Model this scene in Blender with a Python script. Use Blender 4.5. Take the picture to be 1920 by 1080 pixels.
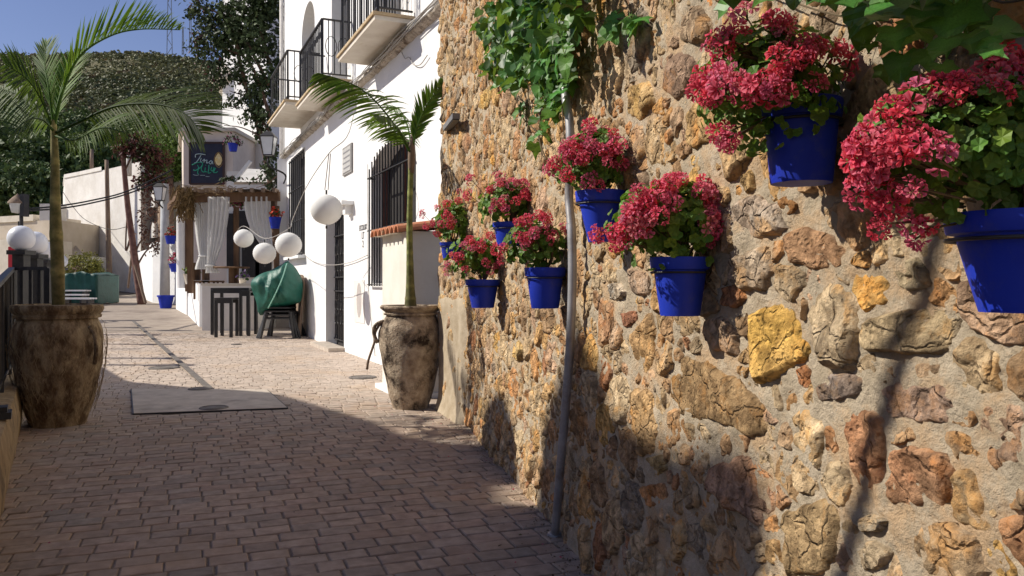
import bpy, math, random
import numpy as np
from mathutils import Vector, Matrix, noise
random.seed(7); rng = np.random.default_rng(7)
R = math.radians
for o in list(bpy.data.objects): bpy.data.objects.remove(o)
scene = bpy.context.scene
COL = scene.collection

# ------------------------------------------------------------------ camera, sky, sun, exposure
F, CX, HV, H = 1500.0, 960.0, 530.0, 1.15       # focal length in photo pixels, horizon row, eye height in metres
cam = bpy.data.cameras.new('camera'); camo = bpy.data.objects.new('camera', cam); COL.objects.link(camo)
camo.location = (0, 0, H); camo.rotation_euler = (R(90), 0, 0)
cam.sensor_width = 36; cam.lens = 36 * F / 1920; cam.shift_y = -(540 - HV) / 1920
cam.clip_start = 0.05; cam.clip_end = 2000
scene.camera = camo

TRAVEL = Vector((1.0, -0.05, -0.80)).normalized()   # direction the sunlight travels
to_sun = -TRAVEL
w = bpy.data.worlds.new('World'); scene.world = w; w.use_nodes = True
nt = w.node_tree; bg = nt.nodes['Background']
sky = nt.nodes.new('ShaderNodeTexSky'); sky.sky_type = 'NISHITA'; sky.sun_disc = False
sky.sun_elevation = math.asin(to_sun.z); sky.sun_rotation = math.atan2(to_sun.x, to_sun.y)
sky.altitude = 50; sky.air_density = 1.0; sky.dust_density = 0.25; sky.ozone_density = 3.5
tint = nt.nodes.new('ShaderNodeMix'); tint.data_type = 'RGBA'; tint.blend_type = 'MULTIPLY'; tint.inputs[0].default_value = 1
tint.inputs[7].default_value = (1.16, 0.98, 1.10, 1); nt.links.new(sky.outputs[0], tint.inputs[6])    # the photograph's slightly violet sky
nt.links.new(tint.outputs[2], bg.inputs[0]); bg.inputs[1].default_value = 0.078
sun = bpy.data.lights.new('sun', 'SUN'); sun.energy = 4.9; sun.angle = R(0.55); sun.color = (1.0, 0.93, 0.82)
suno = bpy.data.objects.new('sun', sun); COL.objects.link(suno)
suno.rotation_euler = TRAVEL.to_track_quat('-Z', 'Y').to_euler(); suno.location = (-8, 0, 12)
scene.view_settings.view_transform = 'Standard'; scene.view_settings.look = 'None'
scene.view_settings.gamma = 1; scene.view_settings.use_curve_mapping = False
scene.view_settings.exposure = 0.16
scene.render.engine = 'CYCLES'

# ------------------------------------------------------------------ measuring helpers (photo pixel -> place)
def gz(y): return 0.03 * (y - 15) if y > 15 else 0.0
def P(u, v, y): return Vector(((u - CX) / F * y, y, H - (v - HV) / F * y))
def G(u, v):
    k = (v - HV) / F
    y = H / k if k > 0 else 1e9
    if y > 15: y = (H + 0.45) / (0.03 + k)
    return Vector(((u - CX) / F * y, y, gz(y)))
def cat(pts, n):
    """Catmull-Rom through the points, n samples per span"""
    pts = [Vector(p) for p in pts]; out = []
    q = [pts[0] * 2 - pts[1]] + pts + [pts[-1] * 2 - pts[-2]]
    for i in range(1, len(q) - 2):
        a, b, c, d = q[i-1], q[i], q[i+1], q[i+2]
        for k in range(n):
            t = k / n
            out.append(0.5 * ((2*b) + (c-a)*t + (2*a-5*b+4*c-d)*t*t + (3*b-a-3*c+d)*t*t*t))
    out.append(pts[-1]); return out

# ------------------------------------------------------------------ object helpers
def tag(o, label=None, cat=None, group=None, kind=None):
    if label: o['label'] = label
    if cat: o['category'] = cat
    if group: o['group'] = group
    if kind: o['kind'] = kind
    return o
def empty(name, loc, label=None, cat=None, group=None, kind=None):
    o = bpy.data.objects.new(name, None); COL.objects.link(o); o.location = loc; o.empty_display_size = 0.1
    return tag(o, label, cat, group, kind)
def world_of(o):
    """world position of a thing or part at build time (nothing is rotated then)"""
    if o.parent: return Vector(o.location) + o.matrix_parent_inverse.translation + world_of(o.parent)
    return Vector(o.location)
def adopt(o, parent):
    """the mesh is in world coordinates: undo the parent's offset"""
    o.parent = parent; o.matrix_parent_inverse = Matrix.Translation(-world_of(parent))
    return o
def copy_tree(o, parent=None):
    c = o.copy(); COL.objects.link(c); c.parent = parent
    if parent is not None: c.matrix_parent_inverse = o.matrix_parent_inverse.copy()
    for ch in list(o.children): copy_tree(ch, c)
    return c

class MB:
    def __init__(s): s.v = []; s.f = []; s.c = []; s.col = (1, 1, 1); s.mi = []; s.m = 0
    def add(s, vs, fs, cols=None):
        b = len(s.v); s.v.extend([tuple(p) for p in vs])
        s.f.extend([tuple(i + b for i in f) for f in fs]); s.mi.extend([s.m] * len(fs))
        s.c.extend(cols if cols is not None else [s.col] * len(vs))
    def box(s, c, size, rz=0.0, M=None):
        hx, hy, hz = size[0]/2, size[1]/2, size[2]/2
        m = M if M is not None else Matrix.Rotation(rz, 3, 'Z')
        c = Vector(c)
        vs = [c + m @ Vector((x*hx, y*hy, z*hz)) for x in (-1,1) for y in (-1,1) for z in (-1,1)]
        s.add(vs, [(0,1,3,2),(4,6,7,5),(0,4,5,1),(2,3,7,6),(0,2,6,4),(1,5,7,3)])
    def bar(s, a, b, wd, th=None, up=(0,0,1)):
        a, b = Vector(a), Vector(b); d = (b - a); L = d.length; d.normalize()
        up = Vector(up)
        if abs(d.dot(up)) > 0.98: up = Vector((0,1,0))
        x = d.cross(up).normalized(); z = x.cross(d)
        M = Matrix((x, d, z)).transposed()
        s.box((a+b)/2, (wd, L, th if th else wd), M=M)
    def tube(s, pts, r, n=8, caps=True):
        pts = [Vector(p) for p in pts]; N = len(pts)
        rs = r if isinstance(r, (list, tuple)) else [r]*N
        vs = []; prev = None
        for i, p in enumerate(pts):
            d = (pts[min(i+1, N-1)] - pts[max(i-1, 0)])
            if d.length < 1e-9: d = Vector((0,0,1))
            d.normalize()
            if prev is None:
                a = Vector((1,0,0)) if abs(d.x) < 0.9 else Vector((0,1,0))
                x = d.cross(a).normalized()
            else:
                x = (prev - d * prev.dot(d)).normalized()
            prev = x; y = d.cross(x)
            for k in range(n):
                t = 2*math.pi*k/n
                vs.append(p + (x*math.cos(t) + y*math.sin(t))*rs[i])
        fs = [(i*n+k, i*n+(k+1)%n, (i+1)*n+(k+1)%n, (i+1)*n+k) for i in range(N-1) for k in range(n)]
        if caps: fs += [tuple(range(n-1,-1,-1)), tuple((N-1)*n+k for k in range(n))]
        s.add(vs, fs)
    def lathe(s, prof, c, n=32, wob=0.0, seed=0, colf=None):
        c = Vector(c); vs = []; cols = []
        for (r, z) in prof:
            for k in range(n):
                t = 2*math.pi*k/n
                rr = r
                if wob and r > 0.001:
                    rr = r + wob*noise.fractal(Vector((math.cos(t)*r*7+seed, math.sin(t)*r*7, z*7)), 1.0, 2.0, 4)
                vs.append(c + Vector((rr*math.cos(t), rr*math.sin(t), z)))
        N = len(prof)
        fs = [(i*n+k, i*n+(k+1)%n, (i+1)*n+(k+1)%n, (i+1)*n+k) for i in range(N-1) for k in range(n)]
        s.add(vs, fs)
    def sphere(s, c, r, nu=16, nv=10, sq=(1,1,1), wob=0, ws=3):
        c = Vector(c); vs = [];
        for i in range(nv+1):
            ph = math.pi*i/nv
            for k in range(nu):
                t = 2*math.pi*k/nu
                d = Vector((math.sin(ph)*math.cos(t)*sq[0], math.sin(ph)*math.sin(t)*sq[1], math.cos(ph)*sq[2]))
                rr = r*(1 + wob*noise.noise(d*ws + c*3)) if wob else r
                vs.append(c + d*rr)
        fs = [(i*nu+k, (i+1)*nu+k, (i+1)*nu+(k+1)%nu, i*nu+(k+1)%nu) for i in range(nv) for k in range(nu)]
        s.add(vs, fs)
    def prism(s, poly, z0, z1):
        n = len(poly); vs = [(x, y, z0) for x, y in poly] + [(x, y, z1) for x, y in poly]
        s.add(vs, [tuple(range(n-1,-1,-1)), tuple(range(n, 2*n))] + [(i, (i+1)%n, n+(i+1)%n, n+i) for i in range(n)])
    def mesh(s, name, mats):
        me = bpy.data.meshes.new(name); me.from_pydata(s.v, [], s.f)
        mats = mats if isinstance(mats, (list, tuple)) else [mats]
        for m in mats: me.materials.append(m)
        if len(mats) > 1: me.polygons.foreach_set('material_index', s.mi)
        a = me.color_attributes.new('Col', 'FLOAT_COLOR', 'POINT')
        c = np.ones((len(s.v), 4), np.float32); c[:, :3] = np.array(s.c, np.float32).reshape(-1, 3)
        a.data.foreach_set('color', c.ravel())
        me.update(); return me
    def build(s, name, mats, parent=None, smooth=False, kind=None, label=None, angle=None):
        me = s.mesh(name, mats)
        if smooth: me.polygons.foreach_set('use_smooth', [True]*len(me.polygons))
        o = bpy.data.objects.new(name, me); COL.objects.link(o)
        if smooth and angle:
            me.set_sharp_from_angle(angle=R(angle))
        if parent is not None: adopt(o, parent)
        if kind: o['kind'] = kind
        if label: o['label'] = label
        return o

# ------------------------------------------------------------------ materials
MATS = {}
def mat(name, c1, c2=None, rough=0.8, ns=5.0, bump=0.0, bs=40.0, col=False, metallic=0.0, spec=0.3,
        c3=None, s3=2.0, t3=(0.55, 0.7), rand=0.0, trans=0.0, bd=0.02, pits=0.0, ps=60.0, lo=0.35, hi=0.65, sheen=0, coat=0, stretch=None, cracks=0):
    if name in MATS: return MATS[name]
    m = bpy.data.materials.new(name); m.use_nodes = True; MATS[name] = m
    t = m.node_tree; N = t.nodes; L = t.links
    b = N['Principled BSDF']; out = N['Material Output']
    b.inputs['Roughness'].default_value = rough; b.inputs['Metallic'].default_value = metallic
    b.inputs['Specular IOR Level'].default_value = spec
    if coat: b.inputs['Coat Weight'].default_value = coat; b.inputs['Coat Roughness'].default_value = 0.25
    tc = N.new('ShaderNodeTexCoord'); src = tc.outputs['Object']
    if stretch:
        mp = N.new('ShaderNodeMapping'); mp.inputs['Scale'].default_value = stretch
        L.new(src, mp.inputs[0]); src = mp.outputs[0]
    def nz(sc, det=8, ro=0.62):
        n = N.new('ShaderNodeTexNoise'); n.inputs['Scale'].default_value = sc
        n.inputs['Detail'].default_value = det; n.inputs['Roughness'].default_value = ro
        L.new(src, n.inputs['Vector']); return n.outputs[0]
    def mix(fac, a, bb, mode='MIX'):
        x = N.new('ShaderNodeMix'); x.data_type = 'RGBA'; x.blend_type = mode
        if isinstance(fac, float): x.inputs[0].default_value = fac
        else: L.new(fac, x.inputs[0])
        for i, q in ((6, a), (7, bb)):
            if isinstance(q, tuple): x.inputs[i].default_value = (*q, 1)
            else: L.new(q, x.inputs[i])
        return x.outputs[2]
    def ramp(f, a, c):
        r = N.new('ShaderNodeMapRange'); r.inputs[1].default_value = a; r.inputs[2].default_value = c
        L.new(f, r.inputs[0]); return r.outputs[0]
    if c2 is not None: colr = mix(ramp(nz(ns), lo, hi), c1, c2)
    else: colr = mix(0.0, c1, c1)
    if c3 is not None: colr = mix(ramp(nz(s3, 6, 0.7), t3[0], t3[1]), colr, c3)
    if col:
        a = N.new('ShaderNodeAttribute'); a.attribute_name = 'Col'
        colr = mix(1.0, colr, a.outputs['Color'], 'MULTIPLY')
    if rand:
        oi = N.new('ShaderNodeObjectInfo'); hs = N.new('ShaderNodeHueSaturation')
        mr = N.new('ShaderNodeMapRange'); mr.inputs[3].default_value = 1-rand; mr.inputs[4].default_value = 1+rand
        L.new(oi.outputs['Random'], mr.inputs[0]); L.new(mr.outputs[0], hs.inputs['Value'])
        mr2 = N.new('ShaderNodeMapRange'); mr2.inputs[3].default_value = 0.5-rand*0.06; mr2.inputs[4].default_value = 0.5+rand*0.06
        ml = N.new('ShaderNodeMath'); ml.operation = 'FRACT'; mm = N.new('ShaderNodeMath'); mm.operation = 'MULTIPLY'; mm.inputs[1].default_value = 7.3
        L.new(oi.outputs['Random'], mm.inputs[0]); L.new(mm.outputs[0], ml.inputs[0]); L.new(ml.outputs[0], mr2.inputs[0]); L.new(mr2.outputs[0], hs.inputs['Hue'])
        L.new(colr, hs.inputs['Color']); colr = hs.outputs[0]
    L.new(colr, b.inputs['Base Color'])
    if bump:
        hgt = nz(bs, 10, 0.68)
        if cracks:
            v = N.new('ShaderNodeTexVoronoi'); v.feature = 'DISTANCE_TO_EDGE'; v.inputs['Scale'].default_value = cracks
            wv = N.new('ShaderNodeVectorMath'); wv.operation = 'MULTIPLY_ADD'; wv.inputs[1].default_value = (.09,.09,.09)
            n3 = N.new('ShaderNodeTexNoise'); n3.inputs['Scale'].default_value = 12; n3.inputs['Detail'].default_value = 6; L.new(src, n3.inputs['Vector'])
            L.new(n3.outputs['Color'], wv.inputs[0]); L.new(src, wv.inputs[2]); L.new(wv.outputs[0], v.inputs['Vector'])
            cm = ramp(v.outputs['Distance'], 0.0, 0.05)
            a2 = N.new('ShaderNodeMath'); a2.operation = 'MULTIPLY_ADD'; a2.inputs[1].default_value = .55
            L.new(cm, a2.inputs[0]); L.new(hgt, a2.inputs[2]); hgt = a2.outputs[0]
        if pits:
            v = N.new('ShaderNodeTexVoronoi'); v.inputs['Scale'].default_value = ps; L.new(src, v.inputs['Vector'])
            pm = ramp(v.outputs['Distance'], 0.0, 0.35)
            ad = N.new('ShaderNodeMath'); ad.operation = 'MULTIPLY_ADD'; ad.inputs[1].default_value = pits
            L.new(pm, ad.inputs[0]); L.new(hgt, ad.inputs[2]); hgt = ad.outputs[0]
        bp = N.new('ShaderNodeBump'); bp.inputs['Strength'].default_value = bump; bp.inputs['Distance'].default_value = bd
        L.new(hgt, bp.inputs['Height']); L.new(bp.outputs[0], b.inputs['Normal'])
    if trans:
        tr = N.new('ShaderNodeBsdfTranslucent'); ms = N.new('ShaderNodeMixShader'); ms.inputs[0].default_value = trans
        L.new(mix(0.6, colr, (0.35, 0.55, 0.05), 'MIX') if trans > 0.2 and trans < 0.4 else colr, tr.inputs[0])
        L.new(b.outputs[0], ms.inputs[1]); L.new(tr.outputs[0], ms.inputs[2]); L.new(ms.outputs[0], out.inputs[0])
    return m

M_STONE = mat('stone', (0.60,0.56,0.52), (1.30,1.26,1.20), 0.92, 22, 1.0, 48, col=True, c3=(1.25,0.95,0.62), s3=9, t3=(0.52,0.66), bd=0.022, pits=0.45, ps=55, spec=0.12, lo=0.42, hi=0.6, cracks=9)
M_MORTAR = mat('lime_mortar', (0.42,0.345,0.245), (0.62,0.52,0.385), 0.95, 14, 1.0, 75, c3=(0.58,0.41,0.25), s3=5, t3=(.5,.62), bd=0.016, spec=0.1)
M_RENDER = mat('old_render', (0.36,0.29,0.20), (0.50,0.42,0.31), 0.95, 7, 0.7, 60, c3=(0.30,0.24,0.18), s3=5, t3=(0.6,0.75), bd=0.01, spec=0.1)
M_PAVER = mat('paver', (0.78,0.76,0.74), (1.15,1.12,1.10), 0.85, 14, 0.5, 160, col=True, rand=0.0, bd=0.004, spec=0.25, c3=(1.0,0.88,0.74), s3=1.1, t3=(0.5,0.75))
M_JOINT = mat('joint_sand', (0.17,0.135,0.105), (0.26,0.21,0.165), 0.95, 30, 0.4, 150, bd=0.004)
M_WHITE = mat('whitewash', (0.80,0.80,0.79), (0.88,0.88,0.87), 0.9, 1.6, 0.35, 12, c3=(0.62,0.595,0.56), s3=1.3, t3=(0.58,0.88), bd=0.03, spec=0.15)
M_WHITE2 = mat('old_whitewash', (0.66,0.63,0.58), (0.80,0.78,0.74), 0.9, 1.2, 0.4, 8, c3=(0.50,0.46,0.40), s3=0.9, t3=(0.58,0.8), bd=0.05, spec=0.15)
M_CREAM = mat('cream_plaster', (0.60,0.54,0.44), (0.70,0.64,0.54), 0.9, 2.5, 0.3, 15, bd=0.02, spec=0.15)
M_BEIGE = mat('beige_plaster', (0.47,0.40,0.31), (0.56,0.49,0.40), 0.9, 1.2, 0.3, 8, bd=0.03, spec=0.15)
M_SLAB = mat('balcony_slab', (0.62,0.56,0.47), (0.74,0.69,0.60), 0.85, 3, 0.3, 20, c3=(0.45,0.33,0.18), s3=2.5, t3=(0.6,0.8), bd=0.01)
M_SLABEDGE = mat('slab_edge', (0.42,0.30,0.16), (0.60,0.48,0.32), 0.85, 6, 0.3, 20, bd=0.01)
M_IRON = mat('black_iron', (0.015,0.015,0.017), (0.035,0.033,0.032), 0.5, 20, 0.2, 80, bd=0.002, spec=0.5)
M_DARK = mat('dark_interior', (0.02,0.019,0.018), (0.035,0.03,0.028), 0.7, 4)
M_WOOD = mat('brown_wood', (0.10,0.055,0.03), (0.19,0.11,0.06), 0.75, 6, 0.4, 25, bd=0.006, stretch=(1,1,0.25))
M_GREYWOOD = mat('weathered_wood', (0.17,0.12,0.085), (0.30,0.22,0.16), 0.85, 5, 0.5, 25, bd=0.01, stretch=(3,3,0.4))
M_TILE = mat('terracotta', (0.48,0.17,0.08), (0.62,0.27,0.15), 0.85, 9, 0.4, 50, c3=(0.5,0.38,0.27), s3=8, bd=0.005)
M_BLUE = mat('blue_paint', (0.008,0.028,0.38), (0.013,0.042,0.48), 0.55, 5, 0.15, 50, spec=0.35, c3=(0.07,0.085,0.26), s3=13, t3=(0.55,0.85), bd=0.002)
M_SOIL = mat('soil', (0.03,0.02,0.014), (0.06,0.04,0.028), 0.95, 30, 0.6, 60, bd=0.01)
M_LEAF = mat('geranium_leaf', (0.075,0.17,0.022), (0.14,0.27,0.045), 0.55, 20, col=True, trans=0.22, spec=0.35)
M_PETAL = mat('geranium_petal', (1,1,1), (0.9,0.9,0.9), 0.6, 40, col=True, trans=0.42, spec=0.25)
M_IVY = mat('ivy_leaf', (0.036,0.108,0.018), (0.072,0.185,0.031), 0.45, 25, col=True, rand=0.38, trans=0.25, spec=0.38)
M_STEM = mat('stem', (0.10,0.075,0.04), (0.17,0.12,0.07), 0.8, 20)
M_PALM = mat('palm_leaf', (0.040,0.090,0.014), (0.075,0.145,0.025), 0.6, 6, col=True, trans=0.24, spec=0.2)
M_TRUNK = mat('palm_trunk', (0.10,0.12,0.04), (0.24,0.25,0.11), 0.75, 16, 0.3, 40, col=True, bd=0.004)
M_JAR = mat('weathered_jar', (0.30,0.225,0.16), (0.56,0.46,0.34), 0.9, 14, 0.9, 40, c3=(0.05,0.036,0.027), s3=4.2, t3=(0.48,0.61), bd=0.02, pits=0.3, ps=45, spec=0.12)
M_JARD = mat('mossy_jar', (0.20,0.135,0.08), (0.52,0.42,0.27), 0.95, 16, 1.0, 26, c3=(0.12,0.08,0.048), s3=9, t3=(0.46,0.62), bd=0.03, pits=0.2, ps=30, spec=0.1, stretch=(1,1,0.55))
M_GALV = mat('galvanised_pipe', (0.28,0.28,0.29), (0.42,0.42,0.43), 0.5, 9, 0.2, 40, metallic=0.35, spec=0.5, bd=0.002, c3=(0.2,0.17,0.15), s3=4)
M_PAPER = mat('paper_lantern', (0.82,0.82,0.80), (0.88,0.88,0.86), 0.85, 5, trans=0.15)
M_GLOBE = mat('opal_globe', (0.70,0.73,0.80), (0.76,0.79,0.85), 0.35, 3, spec=0.5)
M_TARP = mat('green_tarp', (0.008,0.085,0.060), (0.015,0.125,0.09), 0.48, 6, 0.5, 14, bd=0.02, spec=0.45)
M_PLASTIC = mat('black_plastic', (0.018,0.018,0.019), (0.028,0.028,0.030), 0.45, 8, spec=0.45)
M_CURTAIN = mat('white_curtain', (0.80,0.80,0.79), (0.86,0.86,0.85), 0.9, 5, trans=0.42)
M_CONC = mat('concrete', (0.45,0.39,0.325), (0.58,0.51,0.43), 0.9, 6, 0.4, 60, c3=(0.32,0.28,0.24), s3=2, bd=0.006)
M_KERB = mat('ochre_kerb', (0.27,0.19,0.10), (0.42,0.32,0.19), 0.9, 7, 0.6, 35, c3=(0.12,0.09,0.06), s3=5, t3=(0.5,0.7), bd=0.012)
M_BOARD = mat('sign_board', (0.020,0.024,0.045), (0.030,0.034,0.060), 0.6, 5)
M_GREENPAINT = mat('green_lettering', (0.03,0.32,0.20), (0.06,0.42,0.28), 0.6, 5)
M_CREAMPAINT = mat('pale_lettering', (0.42,0.58,0.60), (0.5,0.62,0.62), 0.6, 5)
M_GOLD = mat('gold_emblem', (0.70,0.50,0.16), (0.80,0.68,0.40), 0.6, 12)
M_GLASS = mat('frosted_lamp_glass', (0.62,0.66,0.70), (0.70,0.74,0.78), 0.25, 5, spec=0.5)
M_BARK = mat('bark', (0.11,0.07,0.05), (0.22,0.14,0.10), 0.9, 8, 0.7, 30, bd=0.02)
M_BUSH = mat('tree_leaves', (1,1,1), (0.75,0.8,0.7), 0.6, 3, col=True, trans=0.15, spec=0.25)
M_HILL = mat('hill_earth', (0.095,0.105,0.045), (0.16,0.14,0.07), 0.95, 0.05, c3=(0.24,0.17,0.11), s3=0.03)
M_SCRUB = mat('scrub', (0.7,0.7,0.7), (1.2,1.2,1.2), 0.9, 0.6, 1.0, 1.5, col=True, bd=0.6, spec=0.1)
M_GROUNDFAR = mat('far_ground', (0.22,0.18,0.13), (0.32,0.27,0.20), 0.95, 0.3, 0.3, 5)
M_RUBBLE = mat('brown_rubble', (0.20,0.13,0.085), (0.42,0.33,0.25), 0.95, 2.2, 1.0, 5, bd=0.12, pits=0.5, ps=3, spec=0.1)
M_GREY = mat('grey_paint', (0.42,0.46,0.50), (0.5,0.54,0.58), 0.6, 4)
M_RED = mat('red_panel', (0.55,0.03,0.05), (0.62,0.05,0.07), 0.5, 4)
M_THATCH = mat('thatch', (0.12,0.075,0.03), (0.24,0.16,0.07), 0.95, 12, 0.9, 30, bd=0.05, stretch=(1,1,0.4))
M_CANVAS = mat('pale_canvas', (0.60,0.58,0.54), (0.70,0.68,0.64), 0.9, 4)
M_BLACKRUB = mat('black_cable', (0.012,0.012,0.012), None, 0.6)
M_WIRE = mat('pale_wire', (0.35,0.33,0.30), (0.45,0.43,0.40), 0.7, 9)
# ------------------------------------------------------------------ leaf masses (vectorised)
def leafmesh(name, C, D, U, size, cols, material, parent=None, kind='stuff', fold=0.25, aspect=0.55):
    """C centres (n,3), D leaf directions, U leaf side vectors, size (n,), cols (n,3): folded leaves of 2 quads"""
    n = len(C)
    D = D / (np.linalg.norm(D, axis=1, keepdims=True) + 1e-9)
    S = np.cross(D, U); S = S / (np.linalg.norm(S, axis=1, keepdims=True) + 1e-9); Nn = np.cross(S, D)
    s = size[:, None]
    a = C - D*s*0.5; b = C + D*s*0.5
    l1 = C - D*s*0.12 - S*s*aspect*0.5 + Nn*s*fold*0.4; l2 = C + D*s*0.22 - S*s*aspect*0.36 + Nn*s*fold*0.3
    r1 = C - D*s*0.12 + S*s*aspect*0.5 + Nn*s*fold*0.4; r2 = C + D*s*0.22 + S*s*aspect*0.36 + Nn*s*fold*0.3
    V = np.stack([a, l1, l2, b, r2, r1], 1).reshape(-1, 3)
    base = (np.arange(n)*6)[:, None]
    Fq = np.concatenate([base + np.array([[0,3,2,1]]), base + np.array([[0,5,4,3]])], 0)
    me = bpy.data.meshes.new(name)
    me.vertices.add(len(V)); me.vertices.foreach_set('co', V.astype(np.float32).ravel())
    me.loops.add(Fq.size); me.loops.foreach_set('vertex_index', Fq.astype(np.int32).ravel())
    me.polygons.add(len(Fq)); me.polygons.foreach_set('loop_start', (np.arange(len(Fq))*4).astype(np.int32))
    me.update(calc_edges=True)
    c = np.ones((len(V), 4), np.float32); c[:, :3] = np.repeat(cols, 6, axis=0)
    at = me.color_attributes.new('Col', 'FLOAT_COLOR', 'POINT'); at.data.foreach_set('color', c.ravel())
    me.materials.append(material); me.validate()
    o = bpy.data.objects.new(name, me); COL.objects.link(o)
    if parent is not None: adopt(o, parent)
    if kind: o['kind'] = kind
    return o
def rdir(n):
    d = rng.normal(size=(n, 3)); return d / np.linalg.norm(d, axis=1, keepdims=True)
def clump_points(blobs, n, shell=0.55, sub=10, subr=0.3):
    """points through several ellipsoids, gathered in sub-clumps; blobs = [(centre, (rx,ry,rz))]"""
    w_ = np.array([b[1][0]*b[1][1]*b[1][2] for b in blobs])**0.66; w_ = w_/w_.sum()
    out = []; nor = []
    for (c, r), f in zip(blobs, w_):
        k = max(3, int(n*f)); ns = max(3, k//sub)
        sc = rdir(ns) * (shell + (1-shell)*rng.random((ns, 1))**0.5)
        idx = rng.integers(0, ns, k)
        p = sc[idx] + rng.normal(size=(k, 3))*subr*0.5
        out.append(np.array(c) + p*np.array(r)); nor.append(p)
    return np.concatenate(out), np.concatenate(nor)
def foliage(name, blobs, n, size, colA, colB, parent, material=None, shell=0.5, sub=14, subr=0.3, droop=0.2, aspect=0.55, kind='stuff', tip=None):
    C, Nn = clump_points(blobs, n, shell, sub, subr); k = len(C)
    D = Nn/ (np.linalg.norm(Nn, axis=1, keepdims=True)+1e-6) * 0.6 + rng.normal(size=(k, 3))*0.7; D[:, 2] -= droop
    U = Nn*0.8 + rng.normal(size=(k, 3))*0.5; U[:, 2] += 0.5
    t = rng.random((k, 1)); cols = np.array(colA)*(1-t) + np.array(colB)*t
    cols = cols*(0.75 + 0.5*rng.random((k, 1)))
    if tip is not None:
        m = rng.random(k) < tip[1]; cols[m] = np.array(tip[0])*(0.7+0.6*rng.random((m.sum(), 1)))
    return leafmesh(name, C, D, U, size*(0.6+0.8*rng.random(k)), cols, material or M_BUSH, parent, kind, aspect=aspect)

# ------------------------------------------------------------------ the ground
# one sheet to the horizon (far land), then the street on it
def ground_h(x, y): return gz(y) if y < 40 else gz(40) + 0.0
far = MB(); XS = [-700,-200,-90,-45,-22,-16,-10,-7.5,-5,0,3,12,60,300]; YS = [-60,-10,0,5,8,11,15,20,26,32,40,60,150,700]
def terr(x, y):
    z = gz(min(y, 40)) - 0.03
    if x < -7.4 and y < 30: z -= min(3.0, (-7.4-x)*0.8) * max(0, min(1, (30-y)/8))   # the land drops away beyond the railing
    return z
far.add([(x, y, terr(x, y)) for y in YS for x in XS], [(j*len(XS)+i, j*len(XS)+i+1, (j+1)*len(XS)+i+1, (j+1)*len(XS)+i) for j in range(len(YS)-1) for i in range(len(XS)-1)])
tag(far.build('ground', M_GROUNDFAR), kind='structure')

street = empty('street', (0, 6, 0), kind='structure')
bed = MB()
ys = [-1.5, 3, 6, 9, 12, 15, 18, 22, 27, 33, 39.5]
for a, b_ in zip(ys[:-1], ys[1:]):
    def lx(y): return -0.25 - 0.575*y - 0.15
    def rx(y): return 1.4 if y < 9 else 1.4 - 0.3*(y-9)
    bed.add([(lx(a), a, gz(a)-0.008), (rx(a), a, gz(a)-0.008), (rx(b_), b_, gz(b_)-0.008), (lx(b_), b_, gz(b_)-0.008)], [(0,1,2,3)])
bed.build('joint_bed', M_JOINT, street)

KX = lambda y: -0.252 - 0.575*y           # street face of the kerb wall, left
WALLP = [Vector((0.987+0.205*1.5, -1.5)), Vector((-0.3045, 6.3)), Vector((-0.63, 7.25))]
def WX(y):
    if y < 6.3: return 0.987 - 0.205*y
    if y < 7.25: return -0.3045 - 0.3426*(y-6.3)
    return min(3.21 - 0.45*y, 0.1)
ANG = R(21); ca, sa = math.cos(ANG), math.sin(ANG)
SLABP = [G(247,731), G(251,778), G(538,767), G(500,733)]
def inpoly(x, y, poly):
    c = False; n = len(poly)
    for i in range(n):
        a, b_ = poly[i], poly[(i+1)%n]
        if (a[1] > y) != (b_[1] > y) and x < (b_[0]-a[0])*(y-a[1])/(b_[1]-a[1]) + a[0]: c = not c
    return c
drain = [G(250,602), G(395,731)]
near = []; rest = MB()
PCOL = [(0.375,0.305,0.245),(0.36,0.295,0.24),(0.40,0.32,0.255),(0.35,0.295,0.245),(0.385,0.30,0.24),(0.365,0.305,0.25),(0.405,0.325,0.255)]
items = []
q = -2.0
row = 0
while q < 26:
    rw = 0.114 + random.uniform(-0.003, 0.003)
    p = -16 + random.uniform(0, .2)
    while p < 9:
        ln = random.choice([0.115,0.165,0.165,0.14,0.175]) 
        x = (p+ln/2)*ca - (q+rw/2)*sa; y = (p+ln/2)*sa + (q+rw/2)*ca
        if 1.6 < y < 17.5 and KX(y)-0.10 < x < WX(y)+0.12 and abs(x)/max(y, .1) < 0.85 and not inpoly(x, y, SLABP):
            items.append((p, q, ln, rw, x, y))
        p += ln
    q += rw; row += 1
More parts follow.
